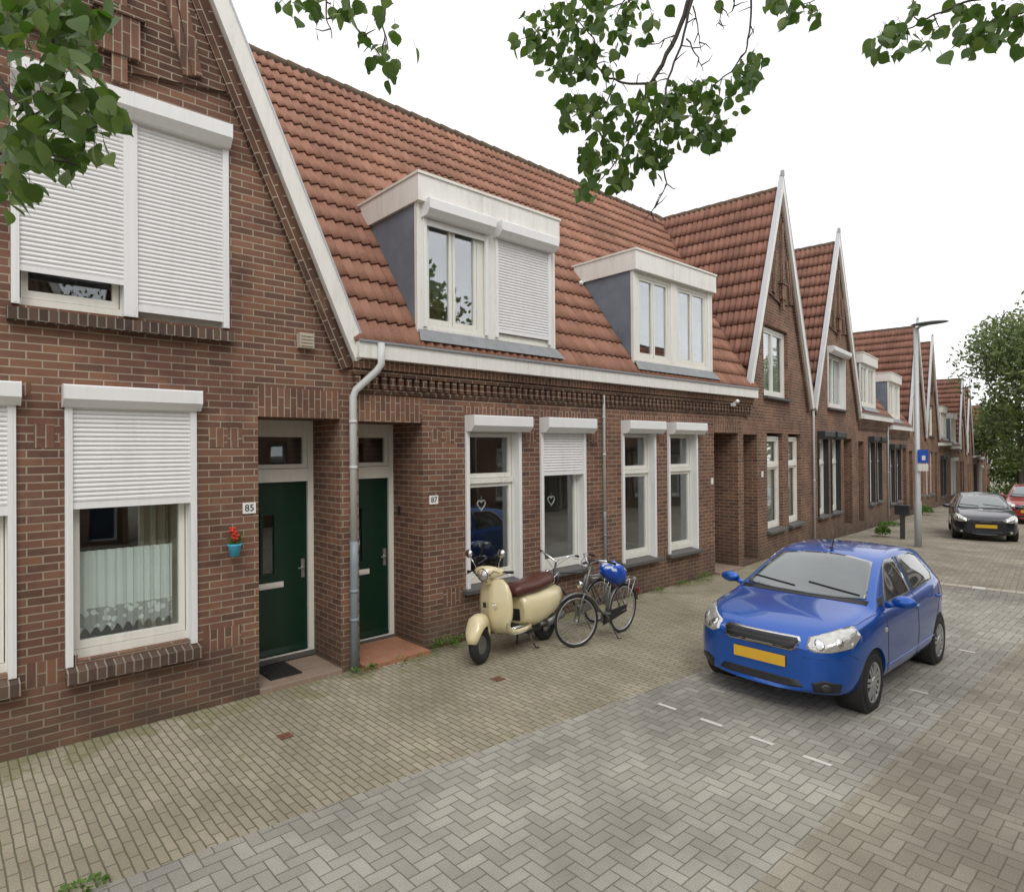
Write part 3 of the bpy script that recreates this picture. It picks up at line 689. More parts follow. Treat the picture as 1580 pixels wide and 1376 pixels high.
def dormer(root, x0, x1, z0, z1, wins, label=None, det=True):
    """front plane at local y=0; wins: list of (x0,x1,kind,shutter z or 0,box)"""
    yb = lambda z: (z-EZ)/SL+EY
    mb = MB()     # body: front frame field around windows
    zf = z1-.35
    zs0 = z0
    ops = [(a, b_, z0+.08, zf-.02, .10) for a, b_, *_ in wins]
    wall_mesh(mb, x0+.05, x1-.05, z0, zf, ops, y=.0)
    d = build('dormer', mb, 'white_paint', root)
    if label: d['label'] = label
    for xx, q in ((x0+.05, 1), (x1-.05, -1)):
        m2 = MB(); P = [(0.0, z0), (yb(zf)+.05, zf), (0.0, zf)]; P = [(.012, z0-.03), (yb(zf)+.03, zf), (.012, zf)]
        m2.prism(P, xx-.012, xx+.012, 0, axis='x')
        m2.box(xx-.022, xx+.022, -.012, .045, z0, zf, 1)
        build('cheek', m2, ['cheek', 'white_paint'], d)
    m2 = MB(); y1 = yb(z1)+.12
    m2.box(x0, x1, -.09, .05, zf+.001, z1-.02)
    for xx in (x0, x1-.04): m2.prism([(.0505, zf+.001), (yb(zf)+.0, zf+.001), (y1, z1-.02), (.0505, z1-.02)], xx, xx+.04, 0, axis='x')
    m2.box(x0-.015, x1+.015, -.11, y1, z1-.0195, z1+.012, 1)
    m2.box(x0+.04, x1-.04, .05, yb(zf), zf-.0, zf+.02)
    build('fascia', m2, ['white_paint', 'cream_paint'], d)
    m2 = MB(); m2.quad([(x0-.02, -.15, z0-.125), (x1+.05, -.15, z0-.125), (x1-.03, -.03, z0+.03), (x0+.04, -.03, z0+.03)]); m2.quad([(x0+.04, -.03, z0+.03), (x1-.03, -.03, z0+.03), (x1-.03, -.003, z0+.045), (x0+.04, -.003, z0+.045)]); build('flashing', m2, 'lead', d)
    for a, b_, kind, sh, bx in wins:
        zt = zf-.02; zb_ = z0+.08
        m3 = MB(); t = .06; y = .05
        frame_box(m3, a, b_, zb_, zt, y-.03, y+.05, t); panes = []
        if kind == 'double' : segs = ((a+t, (a+b_)/2-.002), ((a+b_)/2+.002, b_-t))
        elif kind == 'offset': segs = ((a+t, a+t+(b_-a)*.40), (a+t+(b_-a)*.40+.004, a+t+(b_-a)*.80)); m3.box(a+t+(b_-a)*.80+.004, b_-t, y-.02, y+.03, zb_+t, zt-t)
        else: segs = ((a+t, b_-t),)
        for p, q in segs:
            frame_box(m3, p+.004, q-.004, zb_+t+.004, zt-t-.004, y-.02, y+.03, .042, tb=.055); panes.append((p+.046, q-.046))
        build('window_frame', m3, 'cream_paint', d, bevel=.003 if det else 0)
        for p, q in panes: pane(d, p-.004, q+.004, zb_+t+.055, zt-t-.042, y+.005, 'glass_up')
        if sh: slats(d, a+.03, b_-.03, sh, zt, -.012)
        if bx: shutter_box(d, a-.03, b_+.03, zf-.17, zf+.03, -.19); 
        if bx:
            for xx in (a-.01, b_-.035):
                m4 = MB(); m4.box(xx, xx+.045, -.035, .0, zb_, zf-.17); build('guide_rail', m4, 'white_alu', d)
    curtain(d, 'net_curtain', x0+.12, x1-.12, z0+.1, zf-.05, .45, 'net', per=.16)
    m5 = MB(); m5.quad([(x0+.06, yb(zf)-.02, z0), (x1-.06, yb(zf)-.02, z0), (x1-.06, yb(zf)-.02, zf), (x0+.06, yb(zf)-.02, zf)])
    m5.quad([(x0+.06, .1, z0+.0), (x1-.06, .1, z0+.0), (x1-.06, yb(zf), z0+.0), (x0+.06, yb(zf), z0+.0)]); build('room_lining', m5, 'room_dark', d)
    return d
def downpipe(root, pts, r=.04, mat='pvc_pipe', low=None):
    mb = MB(); mb.tube(pts, r, 12)
    o = build('downpipe', mb, mat, root)
    zt, zb = pts[-2][2], pts[-1][2]; x, y = pts[-1][0], pts[-1][1]
    for z in (zt-.3, (zt+zb)/2):
        m2 = MB(); m2.lathe((x, y, z), (0, 0, 1), [(r+.005, 0), (r+.005, .035)], 12); build('pipe_clip', m2, mat, o)
    return o
def number_plate(root, x, z, txt, y=-.012):
    mb = MB(); mb.box(x-.065, x+.065, y, 0, z-.055, z+.055); p = build('number_plate', mb, 'number_white', root, bevel=.004)
    text_mesh('digits', txt, .098, 'number_ink', p, (x, y-.002, z), (R(90), 0, 0)); return p
WZ0, WZ1 = .70, 2.76

# ---- number 85, the near gable house
h85 = gable_house(-1.08, 3.51, 'A', 0, 'nearest brick gable house, number 85, with white roller shutters and a dark green door', gx0=-1.08, gex=3.55,
    ops=[(-.58, .5, WZ0, 2.98, .2), (.83, 1.88, WZ0, 2.98, .2), (2.48, 3.40, .05, 2.87, .76), (.47, 2.19, 3.74, 5.70, .2)])
ox = 1.08
window(h85, -.58+ox, .5+ox, WZ0, 2.98, 'single', box=(2.90, 3.09), shut=2.0, sill='brick', boxy=-.13, boxx=(.02, .03), curt='net', wlab='window with its shutter half down, at the left edge of the photo')
w = window(h85, .83+ox, 1.88+ox, WZ0, 2.98, 'single', box=(2.90, 3.09), shut=2.02, sill='brick', boxy=-.13, boxx=(.02, .03), wlab='window with lace half curtain and its shutter pulled halfway down')
curtain(w, 'lace_curtain', .9+ox, 1.72+ox, .86, 1.62, .205, 'lace', amp=.014, per=.075, scallop=.07)
curtain(w, 'drape', 1.46+ox, 1.8+ox, .8, 2.1, .36, 'drape', amp=.03, per=.1)
for a, b_, sh in ((.47, 1.33, 4.02), (1.33, 2.19, 3.80)):
    window(h85, a+ox, b_+ox, 3.74, 5.62, 'single', y=.12, box=(5.53, 5.74), shut=sh, sill='none', boxy=-.16, boxx=(0., 0.), rail=True, wlab='upper window, shutter open a hand above the sill' if sh > 4 else 'upper window with its white shutter fully down', gmat='glass')
mb = MB(); A_ = (.44+ox, 2.22+ox)
mb.quad([(A_[0], -.10, 3.60), (A_[1], -.10, 3.60), (A_[1], -.10, 3.70), (A_[0], -.10, 3.70)], 0, [(0, 0), (1.78, 0), (1.78, .1), (0, .1)])
mb.quad([(A_[0], -.10, 3.70), (A_[1], -.10, 3.70), (A_[1], .1, 3.735), (A_[0], .1, 3.735)], 0, [(0, 0), (1.78, 0), (1.78, .2), (0, .2)])
for xx in A_: mb.quad([(xx, 0, 3.6), (xx, -.1, 3.6), (xx, -.1, 3.7), (xx, 0, 3.72)])
mb.quad([(A_[0], 0, 3.6), (A_[1], 0, 3.6), (A_[1], -.1, 3.6), (A_[0], -.1, 3.6)])
build('brick_sill', mb, 'brick_sill', h85)
door(h85, 2.48+ox, 3.40+ox, .76, z0=.12)
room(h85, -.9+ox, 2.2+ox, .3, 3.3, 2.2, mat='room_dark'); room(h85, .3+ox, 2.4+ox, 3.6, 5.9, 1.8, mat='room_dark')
mb = MB(); mb.box(2.482+ox, 3.398+ox, -.03, .8, -.2, .055); build('doorstep', mb, 'step_brown', h85)
number_plate(h85, 2.385+ox, 1.93, '85')
mb = MB(); mb.box(2.9+ox, 3.06+ox, -.085, 0, 3.62, 3.78); [mb.box(2.915+ox, 3.045+ox, -.095, -.0855, 3.64+i*.035, 3.655+i*.035) for i in range(4)]; build('wall_vent', mb, 'beige_far', h85)
# ---- number 87
vr = lambda z: (3.62-3.51)-(z-GE)/2.28-(.12 if z > 4.1 else -.03)
h87 = eave_house(3.51, 8.04, 'A', 0, 'brick house number 87 behind the cream scooter, wide dormer with one shutter down', xs=lambda z: vr(z), gut=(.03, 4.53),
    ops=[(3.63, 4.52, .04, 2.85, .76), (5.19, 6.19, WZ0-.02, 2.9, .2), (6.58, 7.58, WZ0-.02, 2.9, .2)])
o7 = -3.51
door(h87, 3.63+o7, 4.52+o7, .76, z0=.08)
mb = MB(); mb.box(3.632+o7, 4.518+o7, -.14, .8, -.2, .05)
build('doorstep', mb, 'terracotta', h87)
wa = window(h87, 5.19+o7, 6.19+o7, .70, 2.80, 'sash', box=(2.755, 2.965), sill='stone', zt=2.05, wlab='window behind the scooter, its shutter fully up')
wb = window(h87, 6.58+o7, 7.58+o7, .70, 2.80, 'single', box=(2.755, 2.975), shut=2.12, sill='stone', wlab='window with its shutter lowered by a third')
room(h87, 5.05+o7, 7.8+o7, .3, 3.1, 3.4)
dormer(h87, 4.42+o7, 6.95+o7, 3.98, 5.95, [(4.55+o7, 5.58+o7, 'offset', 5.34, True), (5.74+o7, 6.80+o7, 'single', 4.13, True)], 'wide white dormer with slate cheeks and shutter boxes')
number_plate(h87, 4.68+o7, 1.88, '87')
mb = MB(); mb.box(4.50+o7, 4.519+o7, .52, .56, 1.68, 1.78); mb.ball((4.498+o7, .54, 1.73), .008, .012, .012, 8, 6); build('doorbell', mb, 'black_plastic', h87)
downpipe(h87, [(3.80+o7, -.235, 3.74), (3.80+o7, -.235, 3.50), (3.76+o7, -.20, 3.42), (3.56+o7, -.075, 3.20), (3.53+o7, -.065, 3.12), (3.53+o7, -.065, 1.48)], .042)
d2 = downpipe(h87, [(3.53+o7, -.065, 1.48), (3.53+o7, -.065, 1.2), (3.53+o7, -.065, -.05)], .046, 'pvc_grey')
downpipe(h87, [(8.0+o7, -.05, 3.42), (8.0+o7, -.05, 3.3), (8.0+o7, -.05, 1.5)], .022); downpipe(h87, [(8.0+o7, -.05, 1.5), (8.0+o7, -.05, 1.4), (8.0+o7, -.05, 0.)], .024, 'pvc_grey')
# ---- number 89
cB, sB = math.cos(BA), math.sin(BA); G91 = (.27, 4.87); K91 = (ZG-GE)/((G91[1]-G91[0])/2)
def val(z):
    y = (z-EZ)/SL+EY; u = G91[0]+(z-GE)/K91
    return XB+(u-y*sB)/cB-8.04+.12
h89 = eave_house(8.04, XB, 'A', 0, 'brick house with a dormer of two casements, to the right of the bicycles', xe=val, gut=(0, 12.93-8.04),
    ops=[(8.50, 9.46, .60, 2.9, .2), (9.84, 10.82, .60, 2.9, .2), (11.46, 12.42, .04, 2.82, .76)])
o9 = -8.04
for a, b_, lb in ((8.50, 9.46, 'tall window with a stone sill, left one of the pair'), (9.84, 10.82, 'tall window with a stone sill, right one of the pair')):
    window(h89, a+o9, b_+o9, .62, 2.82, 'sash', box=(2.77, 2.98), sill='stone', zt=2.08, curt='half', wlab=lb)
room(h89, 8.3+o9, 11.1+o9, .3, 3.1, 3.2)
door(h89, 11.46+o9, 12.42+o9, .76, 'blue_door', z0=.08, style='plain')
dormer(h89, 8.83+o9, 11.45+o9, 3.98, 5.92, [(8.98+o9, 10.0+o9, 'double', 0, False), (10.2+o9, 11.28+o9, 'double', 0, False)], 'white dormer with two double casements')
mb = MB(); mb.box(11.462+o9, 12.418+o9, -.1, .8, -.2, .045); build('doorstep', mb, 'step_brown', h89)
mb = MB(); mb.box(11.33+o9, 11.39+o9, -.02, 0, 1.80, 1.92); build('number_plate', mb, 'number_white', h89)
mb = MB(); mb.tube([(8.92+o9, 1.2, 5.55), (8.80+o9, 1.12, 5.55)], .03, 8); mb.ball((8.78+o9, 1.1, 5.55), .045, .045, .045); build('security_camera', mb, 'white_alu', h89)
mb = MB(); mb.box(11.95+o9, 12.05+o9, -.16, -.1, 3.36, 3.42); mb.tube([(12.0+o9, -.1, 3.4), (12.0+o9, -.2, 3.44)], .02, 6); mb.ball((12.0+o9, -.22, 3.45), .05, .04, .04); build('floodlight', mb, 'white_alu', h89)

# ---- the B row
def dropat(u): return interp(DROP, u)
def b_gable(x0, x1, doors, wins, upw, drop, label, det=True, dark=False, gx0=None, gex=None, upbox=False, low='plain'):
    ops = [(a, b_, .05, 2.8, .76) for a, b_ in doors]+[(a, b_, .60, 2.85, .2) for a, b_ in wins]+([(upw[0], upw[1], 3.70, 5.35, .2)] if upw else [])
    h = gable_house(x0, x1, 'B', drop, label, det=det, ops=ops, gx0=gx0, gex=gex)
    for a, b_ in wins:
        if dark: window(h, a-x0, b_-x0, .62, 2.78, 'sash', box=(2.76, 2.98), boxmat='dark_frame', sill='stone', curt='net', room=False, zt=2.05, detail=det)
        else: window(h, a-x0, b_-x0, .62, 2.78, 'sash', y=.13, sill='stone', curt='net', zt=2.05, detail=det, mat='white_paint')
    if wins: room(h, wins[0][0]-.2-x0, wins[-1][1]+.2-x0, .3, 3.1, 1.6, mat='room_dark')
    if upw:
        window(h, upw[0]-x0, upw[1]-x0, 3.72, 5.32, 'double', y=.12, sill='stone', curt='net', box=(5.3, 5.48) if upbox else None, detail=det, mat='white_paint')
        room(h, upw[0]-.1-x0, upw[1]+.1-x0, 3.6, 5.5, 1.2, mat='room_dark')
    for a, b_ in doors: door(h, a-x0, b_-x0, .76, 'blue_door', z0=.08, style='plain')
    return h
def b_eave(x0, x1, doors, wins, dorm, drop, label, det=True, dark=True, boxd=False):
    ops = [(a, b_, .05, 2.8, .76) for a, b_ in doors]+[(a, b_, .60, 2.85, .2) for a, b_ in wins]
    h = eave_house(x0, x1, 'B', drop, label, det=det, ops=ops, roofmat='roof_tile_dark')
    for a, b_ in wins:
        window(h, a-x0, b_-x0, .62, 2.78, 'sash', box=(2.76, 2.98), boxmat='dark_frame' if dark else 'white_alu', sill='stone', curt='net', zt=2.05, detail=det)
    if wins: room(h, wins[0][0]-.2-x0, wins[-1][1]+.2-x0, .3, 3.1, 1.6, mat='room_dark')
    if dorm: a, b_ = dorm; m_ = (a+b_)/2; dormer(h, a-x0, b_-x0, 3.98, 5.85, [(a+.15-x0, m_-.06-x0, 'double', 0, boxd), (m_+.06-x0, b_-.15-x0, 'double', 0, boxd)], det=det)
    for a, b_ in doors: door(h, a-x0, b_-x0, .76, 'blue_door', z0=.08, style='plain')
    return h
h91 = b_gable(0., 5.27, [(.12, .95)], [(1.58, 2.68), (3.10, 4.12)], (1.42, 3.15), 0., 'brick gable house right of the long red roof, plain white windows', gx0=.27, gex=4.87)
downpipe(h91, [(5.12, -.05, 3.5), (5.12, -.05, 3.3), (5.12, -.05, -.1)], .03)
mb = MB(); mb.box(1.18, 1.27, -.02, 0, 1.85, 1.98); build('number_plate', mb, 'number_white', h91)
h93 = b_gable(5.27, 10.45, [(8.55, 9.62)], [(5.65, 6.68), (7.0, 8.05)], (6.75, 8.75), .02, 'right hand one of the near twin gables, dark shutters below and a white box above', gx0=5.24, dark=True, upbox=True)
h95 = b_eave(10.45, 15.5, [(10.5, 11.3)], [(12.0, 12.95), (13.3, 14.2)], (10.9, 13.3), .10, 'brick house just right of the twin gables, dormer tight against the gable roof')
downpipe(h95, [(4.8, -.05, 3.5), (4.8, -.05, 3.3), (4.8, -.05, -.1)], .03)
h97 = b_eave(15.5, 20.0, [(18.7, 19.6)], [(15.7, 16.7), (17.1, 18.1)], (14.95+.8, 18.1), .36, 'brick house right behind the lamp post, small white dormer with slate cheek')
h99 = b_gable(20.0, 24.9, [(20.3, 21.2)], [(21.9, 22.9), (23.3, 24.2)], (21.5, 23.3), .48, 'brick gable house whose roof rises behind the street lamp', det=False)
h101 = b_gable(24.9, 29.8, [(28.4, 29.3)], [(25.4, 26.4), (26.8, 27.8)], (26.5, 28.2), .62, 'narrow-looking gable house directly right of the street lamp head', det=False)
hb = []
for i, (a, b_, kind, lab) in enumerate([
    (29.8, 34.6, 'e', 'far brick house with a pale dormer, just past the second pair of gables'), (34.6, 39.6, 'e', 'far brick house with a dormer half hidden by the one before it'),
    (39.6, 44.5, 'g', 'far gable house, left one of the pair seen above the black car'), (44.5, 49.6, 'g', 'far gable house, right one of the pair seen above the black car'),
    (49.6, 54., 'e', 'far eaves house between the last gables, nearer half'), (54., 58.2, 'e', 'far eaves house between the last gables, farther half'),
    (58.2, 63., 'g', 'last gable house in view, beside the big tree'), (63., 67.8, 'g', 'farthest gable house, hidden behind the tree foliage')]):
    u = (a+b_)/2; dr = dropat(u); m_ = u
    if kind == 'g': b_gable(a, b_, [], [(a+1.2, a+2.2), (a+2.7, a+3.7)], (u-.8, u+.8), dr, lab, det=False)
    else: b_eave(a, b_, [], [(a+.8, a+1.7), (a+2.2, a+3.1)], (u-1.2, u+1.2), dr, lab, det=False, dark=i % 2 == 0)

# ------------------------------------------------------------------ the row across the street (unseen behind the camera, mirrored in the panes; added to block low sky)
def kids(o): return [c for c in COL.objects if c.parent == o]
def copy_tree(o, parent=None):
    c = o.copy(); COL.objects.link(c); c.parent = parent
    for ch in KID.get(o.name, []): copy_tree(ch, c)
    return c
KID = {}
for o in list(COL.objects):
    if o.parent is not None: KID.setdefault(o.parent.name, []).append(o)
for src, x, lab in ((h91, 4.0, 'gable house directly across the street, behind the camera'), (h95, 9.3, 'eaves house across the street, mirrored in the window panes'), (h97, 13.9, 'second eaves house across the street, farther along'),
    (h91, 19.6, 'gable house across the street opposite the twin gables'), (h93, 24.8, 'gable house across the street with dark shutters'), (h95, 29.8, 'eaves house across the street opposite the lamp post'), (h97, -1.3, 'eaves house behind the camera on the left')):
    c = copy_tree(src); p = street(x, -13.3) if x > XB else Vector((x, YF-13.3, 0)); c.location = p; c.rotation_euler = (0, 0, math.pi+(BA if x > XB else 0)); c['label'] = lab; c['group'] = 'houses across the street'
# ------------------------------------------------------------------ cars
def ev_mesh(o):
    dg = bpy.context.evaluated_depsgraph_get(); dg.update(); return bpy.data.meshes.new_from_object(o.evaluated_get(dg))
def patch(bvh, pts, d, off, mat, name, parent, rings=7, thick=.012, sub=5, smooth=True):
    d = Vector(d).normalized(); pts = [Vector(p) for p in pts]; bd = []
    for a, b_ in zip(pts, pts[1:]+pts[:1]):
        for i in range(sub): bd.append(a+(b_-a)*i/sub)
    c = sum(bd, Vector())/len(bd)
    def hit(p):
        h = bvh.ray_cast(p-d*1.5, d)
        if h[0] is None: h = bvh.find_nearest(p)
        n = h[1] if h[1].dot(d) < 0 else -h[1]
        return h[0], n
    mb = MB(); n = len(bd); R_ = []
    for k in range(1, rings+1):
        r = []
        for b_ in bd: p, nn = hit(c+(b_-c)*k/rings); r.append(p+nn*off)
        R_.append(r)
    last = []
    for b_ in bd: p, nn = hit(b_); last.append(p-nn*thick)
    p, nn = hit(c); mb.v.append(tuple(p+nn*off))
    for r in R_+[last]: mb.v += [tuple(q) for q in r]
    for i in range(n): mb.f.append((0, 1+i, 1+(i+1) % n)); mb.mi.append(0); mb.uv.append(None); mb.sm.append(smooth)
    for k in range(rings):
        for i in range(n):
            a = 1+k*n; j = (i+1) % n; mb.f.append((a+i, a+n+i, a+n+j, a+j)); mb.mi.append(0); mb.uv.append(None); mb.sm.append(smooth and k < rings-1)
    # orient outward
    o = build(name, mb, mat, parent)
    f0 = o.data.polygons[0].normal
    if f0.dot(d) > 0: o.data.flip_normals()
    return o
def seam(bvh, pts, d, name, parent, r=.0035, mat='black_rubber', off=0.):
    d = Vector(d).normalized(); P = []
    for a, b_ in zip(pts, pts[1:]):
        a, b_ = Vector(a), Vector(b_); n = max(2, int((b_-a).length/.06))
        for i in range(n): P.append(a+(b_-a)*i/n)
    P.append(Vector(pts[-1])); Q = []
    for p in P:
        h = bvh.ray_cast(p-d*1.5, d)
        if h[0] is not None: Q.append(h[0]+h[1]*off)
    mb = MB(); mb.tube(Q, r, 5); return build(name, mb, mat, parent)
def wheel(root, x, y, sg, r=.30, w=.17, spokes=7, rimmat='silver'):
    mb = MB(); ax = (0, sg, 0)
    mb.lathe((x, y, r), ax, [(r*.66, -w/2), (r*.93, -w/2), (r, -w*.33), (r, w*.33), (r*.93, w/2), (r*.70, w/2+.004), (r*.66, w/2-.01)], 36)
    wh = build('wheel', mb, 'black_rubber', root)
    mb = MB(); mb.lathe((x, y, r), ax, [(r*.69, w/2-.002), (r*.66, w/2+.003), (r*.62, w/2-.012), (r*.60, w/2-.05)], 36, caps=False)
    c = Vector((x, y+sg*(w/2-.012), r))
    for i in range(spokes):
        a = 2*math.pi*i/spokes+.3; d = Vector((math.cos(a), 0, math.sin(a))); t = Vector((-math.sin(a), 0, math.cos(a))); o = Vector((0, sg*.012, 0))
        for sp in (-1, 1):
            A = c+d*r*.12+t*sp*r*.06; B_ = c+d*r*.63+t*sp*r*.10
            ring = lambda P, q: [P-t*q-o, P+t*q-o, P+t*q+o, P-t*q+o]
            mb.loft([ring(A, r*.05), ring(B_, r*.055)], True, True, 0, False)
    mb.lathe(c, ax, [(r*.2, -.02), (r*.2, .012), (r*.12, .022), (.001, .024)], 20)
    build('rim', mb, rimmat, wh)
    mb = MB(); mb.lathe((x, y, r), ax, [(r*.66, -.03), (.001, -.03)], 28); build('rim_backing', mb, 'black_plastic', wh)  # dark backing added in place of the shade behind the spokes
def car(name, label, loc, rz, scale, paint, P=None, rimmat='silver', detail=True, group=None, low=0.):
    P = P or {}
    root = thing(name, label, 'car', loc, rz, group); root.scale = scale
    Wt = P.get('W', [(0, .52), (.06, .66), (.2, .755), (.45, .81), (.8, .835), (2, .84), (3.2, .83), (3.6, .79), (3.85, .70), (3.92, .60)])
    ZB = [(0, .24), (.25, .19), (3.5, .20), (3.92, .30)]
    BE = P.get('belt', [(0, .66), (.05, .72), (.25, .82), (.7, .90), (1.15, .95), (2, .97), (3, 1.03), (3.6, 1.07), (3.85, 1.0), (3.92, .90)])
    TC = P.get('top', [(0, .68), (.05, .76), (.2, .86), (.6, .955), (1.12, 1.03), (1.5, 1.235), (1.92, 1.43), (2.2, 1.485), (2.6, 1.50), (3.1, 1.485), (3.5, 1.42), (3.7, 1.30), (3.85, 1.06), (3.92, .92)])
    RW = P.get('rail', [(0, .45), (.25, .62), (.7, .70), (1.12, .70), (1.5, .645), (1.92, .57), (2.6, .57), (3.2, .55), (3.6, .52), (3.85, .60), (3.92, .52)])
    st = [0, .02, .07, .18, .35, .6, .85, 1.08, 1.16, 1.32, 1.55, 1.8, 1.96, 2.2, 2.6, 3.0, 3.3, 3.5, 3.66, 3.78, 3.87, 3.92]
    k = len(st); V = []; 
    for x in st:
        W_, zb, be, tc_, rw = interp(Wt, x), interp(ZB, x), interp(BE, x), interp(TC, x), interp(RW, x)
        gh = max(0, tc_-be-.06)
        zr = be+(tc_-be)*(.55 if gh < .03 else .90)
        if x < .05: W_ *= .93
        hb = .5 if x > .3 else .42
        ring = [(0, zb), (W_*.80, zb), (W_*.965, zb+.07), (W_, hb), (W_*.985, be-.12), (W_*.935, be-.01)]
        ring += [(W_*.90*(1-.5*0)+0, be+.012) if gh > .03 else (W_*.90, be+.004)]
        ring += [((W_*.90+rw)/2+.012, (be+zr)/2), (rw+.005, zr-.015), (rw-.035, zr+(tc_-zr)*.45), (rw*.6, tc_-.012), (0, tc_)]
        V.append([(x+(.10*(1-(y/.8)**2)*-1 if x < .3 else 0)+ (0.0 if x > .3 else .10*1), y, z) for y, z in ring])
    bm = bmesh.new(); n = len(V[0]); G = []
    for r in V:
        L_ = [bm.verts.new(p) for p in r]; R_ = [L_[0]]+[bm.verts.new((p[0], -p[1], p[2])) for p in r[1:-1]]+[L_[-1]]
        G.append((L_, R_))
    for a in range(k-1):
        for side in (0, 1):
            for i in range(n-1):
                q = [G[a][side][i], G[a+1][side][i], G[a+1][side][i+1], G[a][side][i+1]]
                bm.faces.new(q if side else q[::-1])
    for e in (0, k-1):
        L_, R_ = G[e]
        for i in range(n-1):
            q = [L_[i], L_[i+1], R_[i+1], R_[i]]; q = list(dict.fromkeys(q))
            if e: q = q[::-1]
            try: bm.faces.new(q)
            except Exception: pass
    bmesh.ops.recalc_face_normals(bm, faces=bm.faces)
    me = bpy.data.meshes.new('b'); bm.to_mesh(me); bm.free()
    tmp = bpy.data.objects.new('b', me); COL.objects.link(tmp)
    md = tmp.modifiers.new('s', 'SUBSURF'); md.levels = 2; md.render_levels = 2
    full = ev_mesh(tmp); bvh = BVHTree.FromPolygons([v.co.copy() for v in full.vertices], [tuple(p.vertices) for p in full.polygons])
    cuts = []
    for wx in (.80, 3.28):
        for sg in (-1, 1):
            c = MB(); c.lathe((wx, sg*.56, .31), (0, sg, 0), [(.345, 0), (.345, .5)], 40); co = build('c', c, 'black_rubber'); cuts.append(co)
            mb_ = tmp.modifiers.new('x', 'BOOLEAN'); mb_.operation = 'DIFFERENCE'; mb_.object = co; mb_.solver = 'EXACT'
    full2 = ev_mesh(tmp)
    for c in cuts+[tmp]: bpy.data.objects.remove(c)
    bm = bmesh.new(); bm.from_mesh(full2)
    for f in bm.faces: f.smooth = True
    for e in bm.edges:
        if len(e.link_faces) == 2 and e.calc_face_angle(0) > R(38): e.smooth = False
    bm.to_mesh(full2); bm.free()
    full2.materials.clear(); full2.materials.append(MATS[paint])
    body = bpy.data.objects.new('body', full2); COL.objects.link(body); body.parent = root
    # wheel wells
    for wx in (.80, 3.28):
        for sg in (-1, 1):
            c = MB(); c.lathe((wx, sg*.56, .31), (0, sg, 0), [(.34, .24), (.34, .0), (.05, .0)], 28); build('wheel_well', c, 'black_rubber', body)
            wheel(root, wx, sg*.725, sg, rimmat=rimmat)
    z = lambda s_, x: (x, s_)
    pz = P.get('front', 0.)
    # glazing
    ws = patch(bvh, [(1.20, -.63, 1.055), (1.14, -.35, 1.05), (1.12, 0, 1.05), (1.14, .35, 1.05), (1.20, .63, 1.055), (1.86, .50, 1.395), (1.92, .25, 1.43), (1.94, 0, 1.435), (1.92, -.25, 1.43), (1.86, -.50, 1.395)], (.5, 0, -1), .010, 'screen_glass', 'windscreen', root, 12)
    patch(bvh, [(3.72, -.50, 1.14), (3.72, .50, 1.14), (3.62, .44, 1.38), (3.62, -.44, 1.38)], (-1, 0, -.3), .005, 'car_glass', 'rear_window', root, 6)
    for sg in (-1, 1):
        patch(bvh, [(1.42, sg*.8, 1.015), (1.50, sg*.8, 1.10), (1.88, sg*.7, 1.345), (2.02, sg*.7, 1.395), (2.30, sg*.7, 1.41), (2.30, sg*.8, 1.03), (1.8, sg*.8, 1.015)], (0, -sg, 0), .009, 'car_glass', 'side_window', root, 9)
        patch(bvh, [(2.38, sg*.8, 1.03), (2.38, sg*.7, 1.41), (2.95, sg*.7, 1.405), (3.15, sg*.7, 1.36), (3.33, sg*.8, 1.13), (3.22, sg*.8, 1.07)], (0, -sg, 0), .009, 'car_glass', 'side_window', root, 9)
        # headlights wrap round the corner
        hl = P.get('head', [(.0, .48, .70), (.02, .52, .785), (.28, .67, .865), (.45, .77, .89), (.47, .82, .81), (.30, .80, .72), (.10, .67, .675), (.03, .54, .665)])
        h = patch(bvh, [(a, sg*b_, c) for a, b_, c in hl], (.82, -.57*sg, 0), .007, 'lamp_glass', 'headlight', root, 6)
        for (cx, cy, cz, r_) in ((.10, .56, .735, .052), (.24, .68, .765, .045)):
            q = [(cx+.0, sg*(cy+r_*math.cos(t)), cz+r_*math.sin(t)) for t in [i*math.pi/5 for i in range(10)]]
            patch(bvh, q, (.82, -.57*sg, 0), .0085, 'chrome', 'reflector', h, 2, sub=1)
        patch(bvh, [(0, sg*.52, .27), (0, sg*.50, .36), (0, sg*.60, .40), (0, sg*.74, .37), (0, sg*.72, .28)], (1, -.15*sg, 0), .004, 'black_plastic', 'fog_recess', root, 4)
        q = [(0, sg*.62+.045*math.cos(t), .325+.04*math.sin(t)) for t in [i*math.pi/5 for i in range(10)]]
        patch(bvh, q, (1, -.15*sg, 0), .008, 'lamp_glass' if not detail else 'steel_dark', 'fog_lamp', root, 2, sub=1)
        patch(bvh, [(1.12, sg*.85, .80), (1.20, sg*.85, .80), (1.20, sg*.85, .76), (1.12, sg*.85, .76)], (0, -sg, 0), .006, 'lamp_glass', 'side_indicator', root, 2)
        seam(bvh, [(.30, sg*.9, .66), (.42, sg*.9, .60)], (0, -sg, 0), 'bumper_seam', body)
        seam(bvh, [(-.1, sg*.42, .60), (-.1, sg*.56, .60), (-.1, sg*.74, .615)], (1, 0, 0), 'bumper_seam', body, .0025)
        seam(bvh, [(1.2, sg*.9, .40), (3.0, sg*.9, .42)], (0, -sg, 0), 'side_moulding', body, .008, paint, .002)
